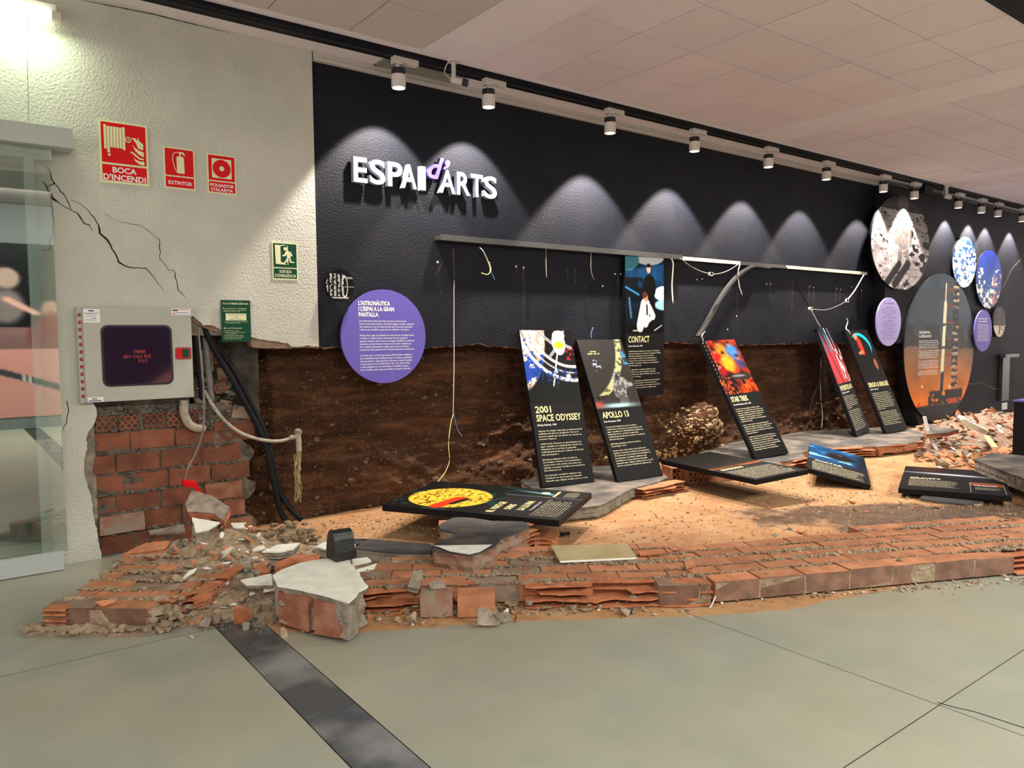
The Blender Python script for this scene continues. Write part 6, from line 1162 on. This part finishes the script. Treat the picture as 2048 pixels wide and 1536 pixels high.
# ================================================================ RUBBLE, SMALL PIECES
def chunk(seed, sx, sy_, sz, n=12):
    r = random.Random(seed); bm = bmesh.new()
    for _ in range(n):
        d = np.array([r.gauss(0, 1) for _ in range(3)]); d /= np.linalg.norm(d); bm.verts.new((d[0]*sx*r.uniform(.7, 1), d[1]*sy_*r.uniform(.7, 1), d[2]*sz*r.uniform(.7, 1)))
    bmesh.ops.convex_hull(bm, input=bm.verts); bmesh.ops.delete(bm, geom=[v for v in bm.verts if not v.link_faces], context='VERTS'); me = bpy.data.meshes.new('m'); bm.to_mesh(me); bm.free(); return me
def shard(seed, curve=.3):
    r = random.Random(seed); n = 6; L_ = 1.; W_2 = r.uniform(.35, .6); V = []; F = []
    for s_ in (0, 1):
        for i in range(n+1):
            t_ = i/n*2-1; w_ = W_2*(1-abs(t_)**2.2*r.uniform(.5, .95)); z = curve*t_*t_*.5+s_*.10
            V += [(t_, -w_*r.uniform(.7, 1), z), (t_, w_*r.uniform(.7, 1), z+r.uniform(0, .12)*curve*2)]
    m_ = 2*(n+1)
    for i in range(n): F += [[2*i, 2*i+1, 2*i+3, 2*i+2], [m_+2*i, m_+2*i+2, m_+2*i+3, m_+2*i+1], [2*i, 2*i+2, m_+2*i+2, m_+2*i], [2*i+1, m_+2*i+1, m_+2*i+3, 2*i+3]]
    F += [[0, m_, m_+1, 1], [2*n, 2*n+1, m_+2*n+1, m_+2*n]]; me = bpy.data.meshes.new('s'); me.from_pydata(V, [], F); return me
def lib(kind, mats, n):
    out = []
    for i in range(n):
        me = shard(i*7+3, .15+.5*(i % 3)/2) if kind == 'shard' else chunk(i*5+1, 1, .75, .55) if kind == 'chunk' else chunk(i*5+2, 1, .7, .16, 14)
        me.name = kind; me.materials.append(MT[mats[i % len(mats)]]); out.append(me)
    return out
LB = {'brick_shard': lib('shard', ['brick', 'ridge'], 8), 'mortar_lump': lib('chunk', ['mortar', 'mortard'], 10), 'plaster_chip': lib('flat', ['chipw'], 6), 'brick_chip': lib('flat', ['brick', 'ridge'], 6), 'mortar_flake': lib('flat', ['mortar', 'mortard'], 6), 'black_chip': lib('flat', ['blackchip', 'dustblack'], 4)}
LM = [(660, 1127, 'the black plastic block'), (640, 1190, 'the largest white fragment'), (478, 1140, 'the grey ribbed block'), (400, 1060, 'the white wedge'), (440, 1085, 'the torn brick chunk'), (578, 1072, 'the clay clump'), (510, 1091, 'the five-sided white piece'), (512, 1160, 'the cream plaster strip'), (410, 1200, 'the small tilted brick slab'), (260, 1240, 'the small tilted slab front'), (445, 1235, 'the dark floor tiles'), (545, 1235, 'the triangular grey piece'), (630, 1258, 'the thin grey board'), (480, 1222, 'the curved red shard'), (780, 1225, 'the broken left end of the courses'), (880, 1215, 'the proud front bricks'), (985, 1232, 'the grey mortar slab'), (1100, 1225, 'the torn chambers, left half'), (1250, 1220, 'the torn chambers, right half'), (1380, 1215, 'the bundle of grey wires'), (1500, 1200, 'the left end of the lit front edge'), (1650, 1190, 'the middle of the lit front edge'), (1820, 1178, 'the right of the lit front edge'), (1980, 1165, 'the frame\'s right edge'), (835, 1158, 'the tall mortar chip'), (960, 1120, 'the white-cornered wall piece'), (1190, 1105, 'the pale board'), (1090, 1066, 'the torn terracotta chunk'), (1300, 1103, 'the red tile'), (1450, 1130, 'the courses above the lit edge'), (1700, 1100, 'the back of the courses'), (1900, 1085, 'the right courses'), (740, 1040, 'the soil foot at the left'), (950, 1000, 'the moon panel'), (1200, 1030, 'the moon panel shadow'), (1300, 975, 'the APOLLO panel foot'), (1390, 1040, 'the bright middle of the floor'), (1500, 960, 'the tilted orange panel'), (1560, 1040, 'the floor seam'), (1680, 990, 'the AVATAR panel'), (1760, 1020, 'the damp patch, left side'), (1900, 1050, 'the damp patch'), (1900, 980, 'the GRAVITY panel'), (2020, 1020, 'the GRAVITY panel corner'), (1870, 880, 'the curved pale strip'), (1930, 850, 'the grey beam piece'), (1885, 860, 'the grey plastered slab on the pile'), (1830, 880, 'the rightmost leaning panel'), (1980, 915, 'the wooden batten'), (1940, 895, 'the middle of the far pile'), (2020, 890, 'the display plinth'), (2010, 945, 'the dusty slab at the right'), (1880, 910, 'the front of the far pile')]
def nearest(loc):
    q = np.array(loc)-CAM; d = q@W_; px = 1024+F_PX*(q@R_)/d; py = 768-F_PX*(q@U_)/d
    return min(LM, key=lambda l: (l[0]-px)**2+((l[1]-py)*1.6)**2)[2]
def put(kind, loc, s_, r, lab, cat, group, tilt=.5):
    near = nearest(loc); size = 'tiny' if s_ < .016 else 'small' if s_ < .035 else 'larger' if s_ < .07 else 'big'
    col = {'brick_shard': 'curved terracotta shard', 'brick_chip': 'flat terracotta chip', 'mortar_lump': 'grey mortar lump', 'mortar_flake': 'flat grey mortar flake', 'plaster_chip': 'white plaster chip', 'black_chip': 'black plaster chip'}[kind]
    lab = '%s %s beside %s' % (size, col, near); group = '%s %ss beside %s' % (size, kind.replace('_', ' '), near)
    o = bpy.data.objects.new(kind, r.choice(LB[kind])); C.objects.link(o); o.scale = (s_*r.uniform(.8, 1.2), s_*r.uniform(.75, 1.1), s_*r.uniform(.8, 1.3)); o.location = loc
    o.rotation_euler = (r.gauss(0, tilt), r.gauss(0, tilt), r.uniform(0, 6.28)); return tag(o, lab, cat, group)
HEAPF = []
def heap_h(x, y):
    """height of the left heap; also the far pile."""
    h = .22*math.exp(-((x-1.45)/.5)**2-((y+.72)/.38)**2)+.12*math.exp(-((x-1.15)/.42)**2-((y+1.22)/.30)**2)+.05*math.exp(-((x-1.42)/.3)**2-((y+1.62)/.2)**2)
    h += .24*math.exp(-((x-12.9)/1.3)**2-((y+.85)/.45)**2)+.10*math.exp(-((x-11.3)/1.1)**2-((y+1.35)/.35)**2)
    return h
for nm, (x0, x1, y0, y1), st in (('rubble_mound', (.75, 2.3, -2.2, -.15), .025), ('rubble_mound', (8.6, 15, -2.5, -.2), .06)):
    nx = int((x1-x0)/st); ny = int((y1-y0)/st); X, Y = np.meshgrid(np.linspace(x0, x1, nx+1), np.linspace(y0, y1, ny+1)); X = X.ravel(); Y = Y.ravel(); Z = np.array([heap_h(a, b) for a, b in zip(X, Y)]); Z = Z*(.75+.5*fbm(X*9, Y*9, 4))+.03*(fbm(X*30, Y*30, 2)-.5)*(Z > .02)-.015
    o = mk(nm, np.stack([X, Y, Z], 1), [[j*(nx+1)+i, j*(nx+1)+i+1, (j+1)*(nx+1)+i+1, (j+1)*(nx+1)+i] for j in range(ny) for i in range(nx)], MT['mortard' if x0 < 2 else 'brickgrey']); tag(o, 'mound of crumbled mortar and dust under the left rubble heap' if x0 < 2 else 'mound of crumbled brick under the far right rubble pile', 'rubble', kind='stuff')
r = random.Random(101)
# left heap
for i in range(330):
    x, y = 1.38+r.gauss(0, .33), -1.10+r.gauss(0, .48)
    if x < .85 or x > 2.1 or y > -.2 or y < -2.15 or (x < 1.25 and -1.4 < y < -.5 and r.random() < .8): continue
    k = r.choice(['mortar_lump', 'mortar_lump', 'mortar_lump', 'brick_shard', 'mortar_flake', 'brick_chip', 'plaster_chip'] if r.random() < .9 else ['plaster_chip'])
    s_ = min(.075, .022*math.exp(r.gauss(.25, .4))); put(k, (x, y, max(0, heap_h(x, y)*1.0)+s_*.35), s_, r, {'mortar_lump': 'grey mortar lump in the left rubble heap', 'brick_shard': 'curved terracotta shard in the left rubble heap', 'mortar_flake': 'flat grey mortar flake in the left rubble heap', 'brick_chip': 'flat terracotta chip in the left rubble heap', 'plaster_chip': 'small white plaster chip in the left rubble heap'}[k], 'rubble', k.replace('_', ' ')+'s in the left heap')
# front edge of the fallen slabs
for i in range(420):
    t_ = r.random()**1.3; px = 380+t_*1000; py = (1238-(px-380)*.03 if px < 1000 else 1222-(px-1000)*.035)+r.gauss(0, 9)
    if px < 900 and r.random() < .8: py = r.uniform(1205, 1252)
    q = at(px, py, z=0); 
    if q[0] < 1.35 and q[1] < -1.75: continue
    k = r.choice(['mortar_lump', 'mortar_lump', 'brick_shard', 'mortar_flake', 'brick_chip', 'plaster_chip'] if r.random() < .6 else ['mortar_lump', 'mortar_flake'])
    s_ = min(.06, .015*math.exp(r.gauss(.15, .45))); put(k, (q[0], q[1], s_*.35), s_, r, {'mortar_lump': 'grey mortar lump along the foot of the torn front edge', 'brick_shard': 'curved terracotta shard along the foot of the torn front edge', 'mortar_flake': 'grey mortar flake along the foot of the torn front edge', 'brick_chip': 'terracotta chip along the foot of the torn front edge', 'plaster_chip': 'white plaster chip along the foot of the torn front edge'}[k], 'rubble', k.replace('_', ' ')+'s along the front edge')
for i in range(70):
    px = r.uniform(1440, 2040); py = 1205-(px-1440)*.068+r.gauss(0, 3); q = at(px, py, z=0); k = r.choice(['mortar_lump', 'mortar_flake', 'brick_chip', 'plaster_chip']); s_ = .012*math.exp(r.gauss(.1, .45))
    put(k, (q[0], q[1], s_*.35), s_, r, 'tiny %s along the lit intact front edge' % k.replace('_', ' '), 'rubble', k.replace('_', ' ')+'s along the lit front edge', .2)
# pieces on the courses and on the sandy floor
for i in range(46):
    u, v = r.uniform(-1.8, 3.0), r.uniform(.05, .72); q = (W1 if u > 0 else W2)(u, v, 0); k = r.choice(['mortar_lump', 'mortar_lump', 'brick_shard', 'brick_chip']); s_ = .014*math.exp(r.gauss(.1, .45)); put(k, (q[0], q[1], ZT+s_*.4), s_, r, 'small %s lying on top of the fallen brick courses' % k.replace('_', ' '), 'rubble', k.replace('_', ' ')+'s on the fallen courses', .25)
for i in range(260):
    px, py = r.uniform(640, 2040), r.uniform(930, 1090); q = at(px, py, z=0)
    if not (2.3 < q[0] < 9 and -3.6 < q[1] < -.25): continue
    near = abs(px-1750) < 250 and py > 985
    if not near and r.random() < .45: continue
    k = r.choice(['mortar_lump', 'brick_shard', 'brick_chip', 'mortar_flake']); s_ = min(.055, (.016 if near else .011)*math.exp(r.gauss(.1, .55))); put(k, (q[0], q[1], s_*.2), s_, r, 'small %s scattered on the dusty floor behind the fallen courses' % k.replace('_', ' '), 'rubble', k.replace('_', ' ')+'s on the dusty floor', .15)
# far pile
for i in range(420):
    px = r.uniform(1832, 2046); py = r.uniform(846, 936)
    if py < 846 or (py > 925 and px < 1875): continue
    q = at(px, py, z=0); x, y = q[0], q[1]
    if y > -.3 or x > 15: continue
    k = r.choice(['brick_shard', 'brick_chip', 'brick_chip', 'brick_chip', 'mortar_flake', 'mortar_lump', 'plaster_chip', 'black_chip']); s_ = min(.13, .042*math.exp(r.gauss(.1, .45))); put(k, (x, y, heap_h(x, y)*1.05+s_*.25), s_, r, '', 'rubble', '', .35)
q0 = at(1985, 915, z=0); tag(MB().box((0, 0, 0), (.55, .07, .02), lambda V: np.stack([q0[0]-.3+V[:, 0]*.85+V[:, 1]*.4, q0[1]-.1+V[:, 0]*.5-V[:, 1]*.8, V[:, 2]+.15+V[:, 0]*.12], 1)).build('wood_batten', MT['wood']), 'pale wooden batten lying on the far rubble pile', 'wood')
# grit
b_ = MB(); r = random.Random(6)
for i in range(9000):
    z_ = r.random()
    if z_ < .42: q = at(r.uniform(620, 2048), r.uniform(925, 1100), z=0)
    elif z_ < .60: q = at(r.uniform(1560, 2048), r.gauss(1010, 25), z=0)
    elif z_ < .80:
        px = r.uniform(90, 2048); q = at(px, (1262-(px-90)*.02 if px < 900 else 1240-(px-900)*.065)+r.gauss(-6, 7), z=0)
    elif z_ < .9: q = at(r.uniform(1850, 2048), r.gauss(925, 30), z=0)
    else: q = at(r.uniform(620, 900), r.gauss(1055, 18), z=0)
    if q[1] > .1 or q[0] < .3: continue
    s_ = .0035*math.exp(r.gauss(0, .6)); b_.add(OV*np.array([s_*r.uniform(.8, 1.6), s_, s_*.6])@rotm(r).T+np.array([q[0], q[1], s_*.3]), OF)
tag(b_.build('grit', MT['mortard'], fl), kind='stuff')
b_ = MB()
for i in range(1500):
    q = at(r.uniform(620, 2048), r.uniform(930, 1110), z=0)
    if q[1] > .1: continue
    s_ = .005*math.exp(r.gauss(0, .5)); b_.add(OV*np.array([s_*1.4, s_, s_*.6])@rotm(r).T+np.array([q[0], q[1], s_*.3+(ZT if i % 3 == 0 and -3.3 < q[1]+.45*(q[0]-3.4)*1. < -2.9 and 0 else 0)]), OF)
tag(b_.build('brick_crumbs', MT['brick'], fl), kind='stuff')
